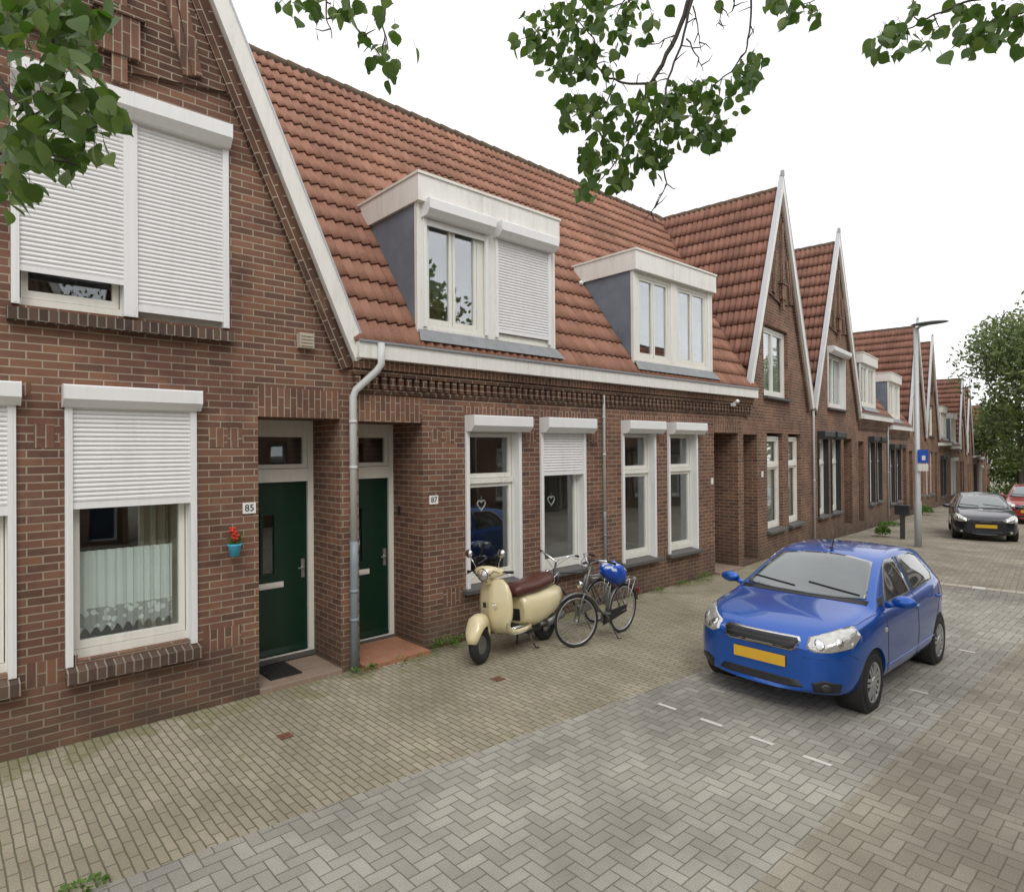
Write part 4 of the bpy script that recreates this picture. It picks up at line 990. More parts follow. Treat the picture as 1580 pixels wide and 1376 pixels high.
        if detail:
            patch(bvh, [(1.22, sg*.85, .99), (1.36, sg*.85, 1.01), (1.44, sg*.8, 1.09), (1.30, sg*.8, 1.07)], (0, -sg, 0), .0035, 'black_plastic', 'mirror_base', root, 3)
            seam(bvh, [(1.24, sg*.9, 1.0), (1.20, sg*.9, .55), (1.26, sg*.9, .28), (2.30, sg*.9, .28), (2.34, sg*.9, 1.02)], (0, -sg, 0), 'door_seam', body)
            seam(bvh, [(2.34, sg*.9, .28), (2.95, sg*.9, .28), (3.05, sg*.9, .55), (3.36, sg*.9, .85), (3.36, sg*.9, 1.06)], (0, -sg, 0), 'door_seam', body)
            for hx in (2.05, 3.02):
                m_ = MB(); m_.tube([(hx, sg*.835, .90), (hx+.03, sg*.865, .90), (hx+.14, sg*.862, .905), (hx+.17, sg*.83, .905)], .014, 8); build('door_handle', m_, paint, root)
            seam(bvh, [(.10, sg*.44, 1.2), (.30, sg*.60, 1.2), (.62, sg*.72, 1.2), (1.10, sg*.76, 1.3)], (0, 0, -1), 'bonnet_seam', body, .003)
        # mirrors
        m_ = MB(); m_.ball((1.36, sg*.93, 1.06), .075, .115, .068, 14, 10); m_.tube([(1.37, sg*.76, 1.0), (1.37, sg*.87, 1.03)], [.035, .03], 8); mo = build('wing_mirror', m_, paint, root)
        m_ = MB(); m_.lathe((1.425, sg*.93, 1.06), (1, 0, 0), [(.05, .0), (.05, .008), (.001, .009)], 16); build('mirror_glass', m_, 'chrome', mo)
    gr = P.get('grille', [(0, -.35, .665), (0, -.385, .75), (0, -.36, .78), (0, .36, .78), (0, .385, .75), (0, .35, .665), (0, .31, .64), (0, -.31, .64)])
    g0 = patch(bvh, gr, (1, 0, 0), .006, 'chrome', 'grille', root, 4)
    c = Vector((0, 0, sum(q[2] for q in gr)/len(gr)))
    patch(bvh, [(q[0], q[1]*.96, c[2]+(q[2]-c[2])*.78) for q in gr], (1, 0, 0), .009, 'black_plastic', 'grille_mesh', g0, 4)
    for i in range(3):
        zz = c[2]-.03+.03*i; seam(bvh, [(0, -.38, zz), (0, .38, zz)], (1, 0, 0), 'grille_bar', g0, .004, 'steel_dark', .011)
    patch(bvh, [(0, -.42, .30), (0, -.38, .36), (0, .38, .36), (0, .42, .30), (0, .30, .28), (0, -.30, .28)], (1, 0, 0), .004, 'black_plastic', 'air_intake', root, 4)
    pl = patch(bvh, [(0, -.265, .47), (0, -.265, .575), (0, .265, .575), (0, .265, .47)], (1, 0, 0), .004, 'black_plastic', 'plate_holder', root, 3)
    m_ = MB(); xx = bvh.ray_cast(Vector((-1, 0, .52)), Vector((1, 0, 0)))[0][0]; m_.box(xx-.022, xx-.012, -.26, .26, .467, .578); build('number_plate', m_, 'plate_yellow', root, bevel=.004)
    for (y0, y1) in ((-.56, -.02), (.10, .58)):
        seam(bvh, [(1.16, y0, 1.3), (1.24, y1, 1.4)], (.3, 0, -1), 'wiper', root, .009, 'black_rubber', .016)
    patch(bvh, [(1.10, -.66, 1.2), (1.18, -.66, 1.2), (1.13, 0, 1.2), (1.18, .66, 1.2), (1.10, .66, 1.2), (1.06, 0, 1.2)], (.0, 0, -1), .004, 'black_plastic', 'scuttle', root, 4)
    if detail:
        m_ = MB(); m_.tube([(2.10, -.0, 1.475), (2.25, -.0, 1.72)], [.006, .003], 6); m_.ball((2.09, 0, 1.48), .04, .02, .015); build('aerial', m_, 'black_plastic', root)
    patch(bvh, [(3.6, -.70, .75), (3.6, -.75, 1.0), (3.6, -.68, 1.05), (3.6, -.55, .8)], (-.8, .6, 0), .005, 'paint_red', 'tail_light', root, 3)
    patch(bvh, [(3.6, .70, .75), (3.6, .75, 1.0), (3.6, .68, 1.05), (3.6, .55, .8)], (-.8, -.6, 0), .005, 'paint_red', 'tail_light', root, 3)
    return root
blue = car('parked_car', 'bright blue hatchback parked in the grey paved bay, nearest car', (5.93, 2.98, .0), R(-.5), (.845, 1.0, .925), 'paint_blue')
blue.rotation_euler[1] = R(.8)
p = street(XB+10.2, -3.45); p[2] -= .02
blackp = dict(grille=[(0, -.40, .655), (0, -.46, .70), (0, -.42, .735), (0, .42, .735), (0, .46, .70), (0, .40, .655)], head=[(.0, .50, .66), (.02, .52, .76), (.30, .68, .86), (.50, .79, .89), (.50, .83, .78), (.30, .80, .68), (.10, .66, .645)])
car('parked_car', 'black car with a yellow plate parked farther up the street', p, BA+R(8), (1.0, 1.0, .90), 'paint_black', blackp, detail=False)
p = street(XB+18.5, -4.25); p[2] -= .01; car('parked_car', 'red car just behind the black car, at the right edge', p, BA, (1.0, 1.0, 1.), 'paint_red', detail=False)
p = street(XB+40, -4.4); car('parked_car', 'distant silver car beneath the big tree', p, BA, (1.05, 1.05, 1.), 'paint_silver', detail=False)

# ------------------------------------------------------------------ scooter (local: +x backwards from the front wheel)
def scooter():
    root = thing('motor_scooter', 'cream retro scooter with a brown saddle, parked below the window', 'scooter', (4.74, 5.77, 0), R(7))
    root.rotation_euler = (R(-4), 0, R(7)); root.scale = (.97, 1.06, 1.03)
    fwd = thing  # steering turned a little to the camera
    st = R(13); cs, sn = math.cos(st), math.sin(st)
    def T(x, y, z):   # rotate about the steering column (x=.02..), front assembly
        return ((x)*cs-y*sn, x*sn+y*cs, z)
    ax = Vector((-sn, cs, 0))
    mb = MB(); mb.torus(T(0, 0, .215), ax, .155, .056, 32, 12); w = build('wheel', mb, 'black_rubber', root)
    mb = MB(); mb.lathe(T(0, 0, .215), ax, [(.105, -.03), (.11, .0), (.105, .03), (.05, .035), (.02, .05)], 24); build('rim', mb, 'steel_grey', w)
    mb = MB(); mb.tube([T(.06, .075, .5), T(.03, .075, .36), T(.0, .07, .215)], .02, 10); build('fork', mb, 'silver', root)
    # mudguard: a loft over the wheel
    rings = []
    for i in range(11):
        a = R(14+i*14.5); c = Vector((-math.cos(a), 0, math.sin(a)))
        r0 = .245+.05*math.sin(math.pi*i/10); hw = .055+.055*math.sin(math.pi*min(1, i/8.)); ring = []
        for j in range(9):
            t = math.pi*j/8; yy = math.cos(t)*hw; rr = r0-.075+.075*math.sin(t)**.7 + (.06 if 3 < i < 9 else 0)*math.sin(t)
            ring.append(T(c.x*rr, yy, .215+c.z*rr))
        for j in range(8, -1, -1):
            q = ring[j]; ring.append((q[0]*.93, q[1]*.93, (q[2]-.215)*.93+.215))
        rings.append(ring)
    mb = MB(); mb.loft(rings, True, True); build('mudguard', mb, 'cream_body', root)
    # leg shield running into the floor board: ribbon path (x, z, half width, bow)
    path = [(.30, .92, .12, .03), (.285, .86, .19, .04), (.265, .77, .235, .055), (.245, .66, .25, .07), (.235, .56, .25, .075), (.235, .46, .235, .075), (.25, .37, .205, .06), (.30, .30, .18, .04), (.38, .265, .185, .015), (.5, .255, .19, 0), (.65, .255, .19, 0), (.78, .265, .17, 0)]
    rings = []
    for i, (x, z, hw, bow) in enumerate(path):
        p0 = path[max(0, i-1)]; p1 = path[min(len(path)-1, i+1)]; t = Vector((p1[0]-p0[0], 0, p1[1]-p0[1])).normalized(); nn = Vector((t.z, 0, -t.x))   # outward (front / underside)
        if nn.x > 0 and i < 7: nn = -nn
        ring = []; M_ = 10
        for j in range(M_+1):
            u = -1+2*j/M_; off = -bow*(abs(u)**2.2)+.02*math.exp(-(u/.22)**2)*(1 if i < 8 else 0)
            ring.append(Vector((x, u*hw, z))+nn*off+Vector((0, 0, 0)))
        for j in range(M_, -1, -1):
            u = -1+2*j/M_; th = .03 if i < 7 else .05
            ring.append(Vector((x, u*hw*.985, z))+nn*(-bow*(abs(u)**2.2)-th))
        rings.append(ring)
    mb = MB(); mb.loft(rings, True, True); build('leg_shield', mb, 'cream_body', root)
    mb = MB(); mb.box(.36, .76, -.14, .14, .310, .318)
    for yy in (-.15, -.11, .11, .15): mb.box(.40, .74, yy-.012, yy+.012, .318, .328)
    build('floor_mat', mb, 'black_plastic', root)
    mb = MB()
    for yy in (-.165, -.145, -.125): mb.tube([(.42, yy, .325), (.72, yy, .325)], .006, 6)
    build('floor_trim', mb, 'chrome', root)
    # grille badge, horn cover
    mb = MB(); mb.prism([(-.0, .60), (.045, .60), (.045, .66), (.0, .66)], 0, .006, axis='x'); o = build('horn_grille', mb, 'steel_dark', root); o.location = (.165, .02, 0); o.rotation_euler = (0, 0, 0)
    mb = MB(); 
    for k_ in range(3): mb.tube([(.185, -.10-.018*k_, .57+.01*k_), (.178, -.075-.018*k_, .63+.01*k_), (.185, -.058-.018*k_, .66)], .0035, 5)
    build('badge', mb, 'chrome', root)
    # headset
    rings = []
    for t in range(13):
        u = -1+t/6.; y = u*.20; q = max(.0, 1-abs(u)**2.2); r = .024+.055*q
        c = T(.285-.055*q+.06*abs(u), y, .985+.012*q+.0*abs(u)); rings.append([(c[0]+r*1.05*math.cos(2*math.pi*j/12), c[1], c[2]+r*math.sin(2*math.pi*j/12)) for j in range(12)])
    mb = MB(); mb.loft(rings, True, True)
    rings = [[T(.27+.06*math.cos(2*math.pi*j/12)*s_, .06*math.sin(2*math.pi*j/12)*s_, z) for j in range(12)] for z, s_ in ((.86, 1.), (.92, .9), (.98, .95))]
    mb.loft(rings, True, True); hs = build('headset', mb, 'cream_body', root)
    d = Vector(T(-1, 0, 0)).normalized(); mb = MB(); mb.lathe(Vector(T(.235, 0, .975)), d, [(.07, 0), (.078, .045), (.080, .06), (.072, .068)], 24); h = build('headlight', mb, 'chrome', root)
    mb = MB(); mb.lathe(Vector(T(.235, 0, .975)), d, [(.066, .06), (.05, .078), (.001, .086)], 24); build('lens', mb, 'lamp_glass', h)
    for sg in (-1, 1):
        mb = MB(); mb.tube([T(.33, sg*.185, .985), T(.36, sg*.31, .985)], [.016, .018], 10); build('handle_grip', mb, 'black_rubber', root)
        mb = MB(); mb.tube([T(.30, sg*.20, .985), T(.285, sg*.31, .965)], .006, 6); build('brake_lever', mb, 'chrome', root)
        mb = MB(); mb.tube([T(.31, sg*.14, 1.0), T(.27, sg*.17, 1.10), T(.26, sg*.21, 1.18)], .005, 6); m_ = build('mirror_stalk', mb, 'chrome', root)
        mb = MB(); mb.lathe(Vector(T(.26, sg*.22, 1.215)), d, [(.045, 0), (.05, .01), (.035, .022), (.001, .025)], 18); build('mirror', mb, 'chrome', m_)
    for k_, sg in enumerate((-1, 1, 1)):
        mb = MB(); mb.tube([T(.30, sg*.17, .97), T(.22, sg*(.12+.02*k_), 1.02), T(.17, sg*.05, .93), T(.20, sg*.02, .88)], .004, 5); build('cable', mb, 'black_rubber', root)
    mb = MB(); mb.tube([(.235, -.245, .46), (.25, -.205, .38), (.30, -.19, .305), (.38, -.197, .27), (.55, -.2, .262), (.76, -.19, .268)], .006, 6); build('shield_trim', mb, 'chrome', root)
    # rear body
    S_ = [(.68, .33, .62, .14), (.70, .30, .67, .17), (.80, .27, .69, .185), (.95, .25, .69, .20), (1.08, .28, .695, .235), (1.22, .33, .695, .245), (1.36, .39, .69, .215), (1.50, .46, .67, .15), (1.60, .53, .64, .07)]
    rings = []
    for x, za, zb, hw in S_:
        ring = []
        for j in range(20):
            a = 2*math.pi*j/20; ca, sa = math.cos(a), math.sin(a); e = .7
            y = hw*math.copysign(abs(ca)**e, ca); zc_ = (za+zb)/2; zz = zc_+(zb-za)/2*math.copysign(abs(sa)**e, sa)
            y *= 1-.18*max(0, (zz-zc_)/(zb-za)*2)**2
            ring.append((x, y, zz))
        rings.append(ring)
    mb = MB(); mb.loft(rings, True, True); rb_ = build('rear_body', mb, 'cream_body', root)
    mb = MB(); mb.box(.672, .684, -.075, .075, .36, .50); build('glove_recess', mb, 'black_plastic', rb_, bevel=.004)
    # saddle
    S_ = [(.57, .70, .73, .07), (.60, .655, .785, .13), (.70, .64, .815, .16), (.85, .645, .81, .17), (1.02, .65, .825, .185), (1.2, .665, .86, .18), (1.34, .69, .86, .15), (1.44, .73, .80, .06)]
    rings = [[(x, hw*math.copysign(abs(math.cos(2*math.pi*j/18))**.75, math.cos(2*math.pi*j/18)), (za+zb)/2+(zb-za)/2*math.copysign(abs(math.sin(2*math.pi*j/18))**.8, math.sin(2*math.pi*j/18))) for j in range(18)] for x, za, zb, hw in S_]
    mb = MB(); mb.loft(rings, True, True); build('saddle', mb, 'seat_brown', root)
    mb = MB(); mb.tube([(1.30, .10, .74), (1.45, .11, .80), (1.56, .09, .84), (1.60, 0, .85), (1.56, -.09, .84), (1.45, -.11, .80), (1.30, -.10, .74)], .009, 8); build('luggage_rack', mb, 'chrome', root)
    mb = MB(); mb.torus((1.26, 0, .215), (0, 1, 0), .155, .058, 32, 12); w = build('wheel', mb, 'black_rubber', root)
    mb = MB(); mb.lathe((1.26, 0, .215), (0, -1, 0), [(.12, -.03), (.12, .03), (.06, .05), (.02, .055)], 24); build('rim', mb, 'silver', w)
    mb = MB(); mb.tube([(1.0, -.12, .27), (1.1, -.15, .26)], .03, 10); mb.tube([(1.1, -.15, .26), (1.45, -.16, .31)], [.055, .05], 14); build('exhaust', mb, 'steel_grey', root)
    mb = MB(); rings = [[(x, r_*.9*math.cos(2*math.pi*j/12), z+r_*math.sin(2*math.pi*j/12)) for j in range(12)] for x, z, r_ in ((.80, .24, .05), (.9, .24, .09), (1.1, .24, .10), (1.26, .23, .07))]; mb.loft(rings); build('engine', mb, 'steel_dark', root)
    mb = MB()
    for sg in (-1, 1): mb.tube([(.80, sg*.06, .24), (.86, sg*.15, .012), (.90, sg*.17, .012)], .011, 8)
    mb.tube([(.80, -.06, .24), (.80, .06, .24)], .011, 8); build('centre_stand', mb, 'steel_dark', root)
    mb = MB(); mb.ball((1.585, 0, .60), .03, .05, .04); build('tail_light', mb, 'paint_red', root)
    return root
scooter()
# ------------------------------------------------------------------ bicycles
def bicycle(label, loc, rz, lean, frame, steer, basket=False, sc=1.):
    root = thing('bicycle', label, 'bicycle', loc, rz, 'bicycles parked behind the scooter'); root.rotation_euler = (lean, 0, rz); root.scale = (sc, sc, sc)
    r = .335; cs, sn = math.cos(steer), math.sin(steer); ax = Vector((-sn, cs, 0))
    T = lambda x, y, z: (x*cs-y*sn, x*sn+y*cs, z)
    for c, a_ in ((T(0, 0, r), ax), ((1.07, 0, r), Vector((0, 1, 0)))):
        mb = MB(); mb.torus(c, a_, r-.018, .018, 44, 8); w = build('wheel', mb, 'black_rubber', root)
        mb = MB(); mb.torus(c, a_, r-.042, .011, 44, 6); build('rim', mb, 'silver', w)
        mb = MB(); c = Vector(c); u = a_.orthogonal().normalized(); v = a_.cross(u)
        for i in range(28):
            a = 2*math.pi*i/28; b_ = a+(.5 if i % 2 else -.5); s_ = .03*(1 if i % 4 < 2 else -1)
            mb.tube([c+a_*s_+(u*math.cos(b_)+v*math.sin(b_))*.022, c+(u*math.cos(a)+v*math.sin(a))*(r-.045)], .0013, 3, caps=False)
        mb.lathe(c, a_, [(.022, -.04), (.022, .04)], 12); build('spokes', mb, 'silver', w)
    def guard(c, T_, a0, a1):
        mb = MB(); rings = []
        for i in range(17):
            a = a0+(a1-a0)*i/16
            d = Vector((math.cos(a), 0, math.sin(a))); ring = []
            for rr, yy in ((.352, -.03), (.366, -.02), (.370, 0), (.366, .02), (.352, .03), (.362, .018), (.365, 0), (.362, -.018)):
                ring.append(T_(c+d.x*rr, yy, r+d.z*rr))
            rings.append(ring)
        mb.loft(rings, True, True); build('mudguard', mb, frame, root)
    guard(0., T, R(15), R(135)); guard(1.07, lambda x, y, z: (x, y, z), R(10), R(190))
    t = MB(); 
    for sg in (-1, 1): t.tube([T(.0, sg*.05, r), T(.045, sg*.05, .60), T(.10, sg*.03, .70)], .011, 8)
    t.tube([T(.10, 0, .70), T(.135, 0, .80), T(.19, 0, 1.02)], .015, 8); build('fork', t, frame, root)
    t = MB(); hb, ht, bb, stt = (.125, 0, .74), (.165, 0, .90), (.64, 0, .28), (.79, 0, .84)
    t.tube([hb, ht], .019, 10); t.tube([hb, bb], .017, 10); t.tube([ht, (.755, 0, .80)], .014, 10); t.tube([bb, stt], .016, 10)
    for sg in (-1, 1): t.tube([bb, (1.07, sg*.06, r)], .009, 8); t.tube([(.775, sg*.012, .79), (1.07, sg*.06, r)], .008, 8)
    build('frame', t, frame, root)
    t = MB(); t.tube([stt, (.815, 0, .93)], .013, 8); build('seat_post', t, 'silver', root)
    rings = []
    for x, hw, z0, z1 in ((.66, .02, .95, .975), (.72, .03, .945, .985), (.82, .07, .935, .985), (.90, .10, .93, .995), (.95, .07, .935, .985)):
        rings.append([(x, hw*math.cos(2*math.pi*j/12), (z0+z1)/2+(z1-z0)/2*math.sin(2*math.pi*j/12)) for j in range(12)])
    t = MB(); t.loft(rings); build('saddle', t, 'black_rubber', root)
    t = MB(); q = [(.40, -.27, 1.10), (.30, -.26, 1.13), (.20, -.20, 1.14), (.165, -.06, 1.08), (.185, 0, 1.03), (.165, .06, 1.08), (.20, .20, 1.14), (.30, .26, 1.13), (.40, .27, 1.10)]
    t.tube([T(*p) for p in q], .011, 8); t.tube([T(.19, 0, 1.0), T(.185, 0, 1.05)], .014, 8); h = build('handlebar', t, 'chrome', root)
    for sg in (-1, 1):
        t = MB(); t.tube([T(.28, sg*.262, 1.135), T(.41, sg*.272, 1.10)], .016, 8); build('grip', t, 'black_rubber', h)
        t = MB(); t.tube([T(.19, sg*.20, 1.13), T(.26, sg*.28, 1.10), T(.36, sg*.29, 1.075)], .005, 6); build('brake_lever', t, 'silver', h)
    t = MB()
    for sg in (-1, 1): t.tube([T(.22, sg*.2, 1.12), T(.10, sg*.10, 1.06), T(.09, 0, .95), T(.12, 0, .84)], .003, 5)
    build('brake_cable', t, 'black_rubber', root)
    t = MB(); t.lathe(T(.04, 0, .80), Vector(T(-1, 0, 0)), [(.02, -.05), (.045, -.01), (.05, .02), (.04, .03)], 14); build('headlight', t, 'chrome', root)
    t = MB(); t.torus(bb, (0, 1, 0), .085, .006, 24, 6); t.lathe(bb, (0, 1, 0), [(.022, -.06), (.022, .06)], 10)
    for sg in (-1, 1): t.tube([(.64, sg*.06, .28), (.64+sg*.13, sg*.07, .28-sg*.10)], .009, 6); t.box(.64+sg*.13-.045, .64+sg*.13+.045, sg*.07, sg*.16, .28-sg*.10-.01, .28-sg*.10+.01)
    build('crank', t, 'steel_grey', root)
    t = MB(); t.prism([(.55, .20), (.58, .36), (1.08, .39), (1.10, .30)], -.055, -.035); build('chain_guard', t, 'black_plastic' if frame != 'steel_dark' else 'steel_grey', root)
    t = MB(); 
    for sg in (-1, 1):
        t.tube([(.84, sg*.06, .73), (1.30, sg*.06, .73)], .006, 6); t.tube([(1.07, sg*.06, r), (1.12, sg*.065, .73)], .005, 6); t.tube([(1.07, sg*.06, r), (1.27, sg*.065, .73)], .005, 6)
    for x in (.86, 1.0, 1.15, 1.30): t.tube([(x, -.06, .73), (x, .06, .73)], .005, 6)
    build('luggage_rack', t, 'silver', root)
    t = MB(); t.tube([(.66, -.02, .27), (.74, -.17, .02), (.78, -.19, .02)], .009, 6); build('kickstand', t, 'steel_dark', root)
    t = MB(); t.box(1.425, 1.445, -.03, .03, .50, .56); build('tail_light', t, 'paint_red', root)
    if basket:
        t = MB(); 
        for z in (.80, .88, .96):
            t.tube([T(-.20, -.16, z), T(.06, -.16, z), T(.06, .16, z), T(-.20, .16, z), T(-.20, -.16, z)], .004, 5)
        for i in range(7):
            for yy in (-.16, .16): t.tube([T(-.20+.043*i, yy, .74), T(-.20+.043*i, yy, .96)], .0025, 4)
            for xx in (-.20, .06): t.tube([T(xx, -.16+.053*i, .74), T(xx, -.16+.053*i, .96)], .0025, 4)
        t.box(*(-.19, .05, -.15, .15, .735, .745)); build('carrier', t, 'steel_dark', root)
    return root
b1 = bicycle('grey gents bicycle standing nearest, with a blue cover on its saddle', (6.0, 5.42, 0), R(1), R(3), 'steel_grey', R(-22), sc=.97); b1.scale = (.90, .97, 1.)
b2 = bicycle('dark bicycle squeezed between the grey bicycle and the wall, mostly hidden', (6.08, 6.0, 0), R(0), R(6), 'steel_dark', R(28), sc=.95)
mb = MB(); rings = []
for i in range(13):
    t = i/12; x = .54+.54*t; r_ = .135*math.sin(math.pi*min(1, t*.93+.05))**.55
    rings.append([(x+.015*math.sin(j*2.1+i), r_*1.0*math.cos(2*math.pi*j/16)*(1+.13*math.sin(j*3.7+i*1.3)), .93-.10*t+r_*.9*math.sin(2*math.pi*j/16)*(1+.15*math.sin(j*2.3+i*1.9))-(.10 if math.sin(2*math.pi*j/16) < -.3 else 0)*t) for j in range(16)])
mb.loft(rings); 
cv = tag(build('saddle_cover', mb, ['cover_blue', 'cover_white']), 'crumpled blue and white plastic cover pulled over the grey bicycle saddle', 'saddle cover')
for pl_ in cv.data.polygons:
    if (pl_.index*7) % 19 < 11 and pl_.normal[2] > .35: pl_.material_index = 1
cv.location = (6.0, 5.42, 0); cv.rotation_euler = (R(3), 0, R(1)); cv.scale = (.90, .97, 1.)

# ------------------------------------------------------------------ small things at the wall
t = thing('flower_pot', 'light blue wall pot with red flowers between the window and number 85', 'flower pot', (2.215, YF-.075, 1.47))
mb = MB(); mb.lathe((0, 0, 0), (0, 0, 1), [(.045, 0), (.062, .10), (.067, .105), (.067, .12), (.056, .12), (.05, .10), (.001, .098)], 20); build('pot', mb, 'pot_blue', t)
mb = MB()
for i in range(34):
    a = random.uniform(0, 6.28); r_ = random.uniform(0, .05); z = random.uniform(.14, .28); mb.ball((r_*math.cos(a), r_*math.sin(a), z), .015, .015, .012, 6, 4)
build('blossoms', mb, 'flower_red', t)
mb = MB()
for i in range(26):
    a = random.uniform(0, 6.28); x, y = .05*math.cos(a), .05*math.sin(a); z = random.uniform(.12, .22); d = Vector((math.cos(a), math.sin(a), .4))*.035
    mb.quad([(x*.3, y*.3, .11), (x+.01, y-.01, z), (x+d.x, y+d.y, z+d.z), (x-.01, y+.01, z)])
build('leaves', mb, 'weed', t)
mb = MB(); mb.prism([(0, 0), (.005, .012), (.35, .012), (.355, 0)], 0, .48); 
for i in range(7):
    for j in range(9): mb.box(.02+i*.047, .056+i*.047, .02+j*.05, .058+j*.05, .0125, .017)
o = tag(build('doormat', mb, 'black_rubber'), 'black rubber doormat on the step of number 85', 'doormat'); o.location = (2.66, 6.78, .058)
def heart(x, z, lab):
    mb = MB(); pts = []
    for i in range(25):
        a = 2*math.pi*i/24; pts.append((.0045*16*math.sin(a)**3, 0, .005*(13*math.cos(a)-5*math.cos(2*a)-2*math.cos(3*a)-math.cos(4*a))))
    mb.tube(pts, .011, 6); mb.tube([(0, 0, .03), (0, 0, .12)], .003, 4)
    o = tag(build('hanging_heart', mb, 'white_paint'), lab, 'ornament', 'heart ornaments in the windows'); o.location = (x, YF+.24, z); return o
heart(5.66, 1.74, 'pale wicker heart hanging in the window above the scooter'); heart(7.06, 1.72, 'pale wicker heart hanging in the window with the half lowered shutter')
# lamp post
base = Vector((19.15, 5.62, -.12)); base = street(19.35, -2.2)
t = thing('street_lamp', 'pale grey lamp post with a flat dark head and a blue sign', 'street lamp', base, BA)
mb = MB(); mb.lathe((0, 0, 0), (0, 0, 1), [(.085, -.1), (.085, 1.2), (.07, 1.25), (.055, 5.9)], 14); mb.tube([(0, 0, 5.85), (0, -.12, 5.93), (0, -.3, 5.96)], .03, 8); build('pole', mb, 'lamp_grey', t)
mb = MB(); rings = []
for i in range(13):
    u = -1+i/6.; q = math.sqrt(max(.0, 1-u*u))+.03; rings.append([(.19*q*math.cos(2*math.pi*j/16), -.32+u*.44, 5.98+.055*q*math.sin(2*math.pi*j/16)*(1 if math.sin(2*math.pi*j/16) > 0 else .6)) for j in range(16)])
mb.loft(rings); build('lamp_head', mb, 'luminaire', t)
mb = MB(); mb.box(-.10, -.085, -.27, -.02, 2.27, 2.62); s_ = build('sign', mb, 'sign_blue', t, bevel=.004)
mb = MB(); mb.box(-.105, -.102, -.20, -.12, 2.34, 2.46); build('sign_symbol', mb, 'number_white', s_)
mb = MB(); mb.box(-.10, -.085, -.26, -.02, 2.05, 2.24); build('sub_sign', mb, 'white_paint', t)
pb = street(21.5, -1.5)
t = thing('post_box', 'dark box on a post beside the lamp post', 'letter box', pb, BA)
mb = MB(); mb.box(-.14, .14, -.19, .19, .74, 1.0); mb.box(-.16, .16, -.21, .21, 1.001, 1.03); mb.box(-.165, -.161, -.15, .15, .93, .95); build('box', mb, 'black_plastic', t, bevel=.01)
mb = MB(); mb.box(-.06, .06, -.06, .06, -.1, .719); build('post', mb, 'steel_dark', t)

# ------------------------------------------------------------------ plants
def leafblades(mb, c, r, h, n, size=.05):
    for i in range(n):
        a = random.uniform(0, 6.283); q = r*math.sqrt(random.random()); x, y = q*math.cos(a), q*math.sin(a)*.6; hh = h*random.uniform(.3, 1)*(1-q/r*.5)
        d = Vector((math.cos(a)*random.uniform(.1, .9), math.sin(a)*random.uniform(.1, .9), random.uniform(.0, .7))).normalized(); s_ = size*random.uniform(.6, 1.3); sd = d.cross(Vector((random.uniform(-.4, .4), random.uniform(-.4, .4), 1))).normalized()*s_*.35
        p = Vector((x, y, hh))+Vector(c); mb.quad([p, p+d*s_*.5+sd, p+d*s_, p+d*s_*.5-sd])
for (x, y, r, h, n, lab) in ((4.72, 6.46, .20, .19, 380, 'big green weed at the corner of the red doorstep'), (5.02, 6.50, .18, .14, 220, 'low weed by the wall behind the scooter wheel'), (3.46, 6.42, .07, .10, 80, 'little weed at the foot of the downpipe'),
    (3.66, 6.42, .09, .09, 90, 'little weed just right of the grey downpipe'), (9.35, 6.48, .14, .08, 130, 'small weed at the foot of the wall, left of two'), (10.1, 6.47, .16, .10, 150, 'small weed at the wall under the last tall window'), (10.75, 6.42, .2, .2, 260, 'leafy weed at the wall corner near the blue car'), (.62, 4.36, .13, .03, 160, 'flat weed in the paving at the bottom left corner'), (5.6, 6.5, .2, .05, 120, 'thin weeds under the scooter'), (4.1, 6.42, .28, .05, 120, 'thin weeds along the edge of the red doorstep')):
    mb = MB(); leafblades(mb, (0, 0, .0), r, h, n//2, .035); o = tag(build('weed', mb, 'weed'), lab, 'weed', 'weeds along the foot of the wall'); o.location = (x, y, .01)
    if 'thin' in lab:
        o.name = 'ground_cover'; o['kind'] = 'stuff'; del o['category']; del o['group']
for i, (s_, v_, r, h) in enumerate(((21.9, -.9, .3, .4), (26.5, -.3, .6, .15), (34., -.5, .4, .5))):
    mb = MB(); leafblades(mb, (0, 0, 0), r, h, 350, .08); o = tag(build('shrub', mb, 'weed'), ['green plant beside the dark post box', 'low green plants along the far wall', 'far green plant before the distant houses'][i], 'plant', 'weeds along the foot of the wall'); o.location = street(s_, v_)

def leaf(mb, p, d, nrm, s_):
    sd = d.cross(nrm).normalized()*s_*.43; up_ = sd.cross(d).normalized()*s_*.10; k = len(mb.v)
    cup = up_*random.uniform(.2, 1.8); tip = -up_*random.uniform(0, 2.5)
    prof = [(.05, .30), (.16, .72), (.32, .97), (.50, 1.), (.68, .82), (.84, .46), (.95, .14)]
    R1 = [p+d*s_*t+sd*w+cup*w+tip*t*t for t, w in prof]; R2 = [p+d*s_*t-sd*w+cup*w+tip*t*t for t, w in prof]; M_ = [p+d*s_*t+tip*t*t for t, w in prof]; n = len(prof)
    mb.v += [tuple(q) for q in [p]+R1+M_+R2+[p+d*s_*1.10+tip*1.2]]
    F = [(k, k+1, k+1+n), (k, k+1+n, k+1+2*n), (k+n, k+1+3*n, k+2*n), (k+2*n, k+1+3*n, k+3*n)]
    for i in range(n-1): F += [(k+1+i, k+2+i, k+2+n+i, k+1+n+i), (k+1+n+i, k+2+n+i, k+2+2*n+i, k+1+2*n+i)]
    for f in F: mb.f.append(f); mb.mi.append(0); mb.uv.append(None); mb.sm.append(True)
def rv(): 
    v = Vector((random.gauss(0, 1), random.gauss(0, 1), random.gauss(0, 1))); return v.normalized()
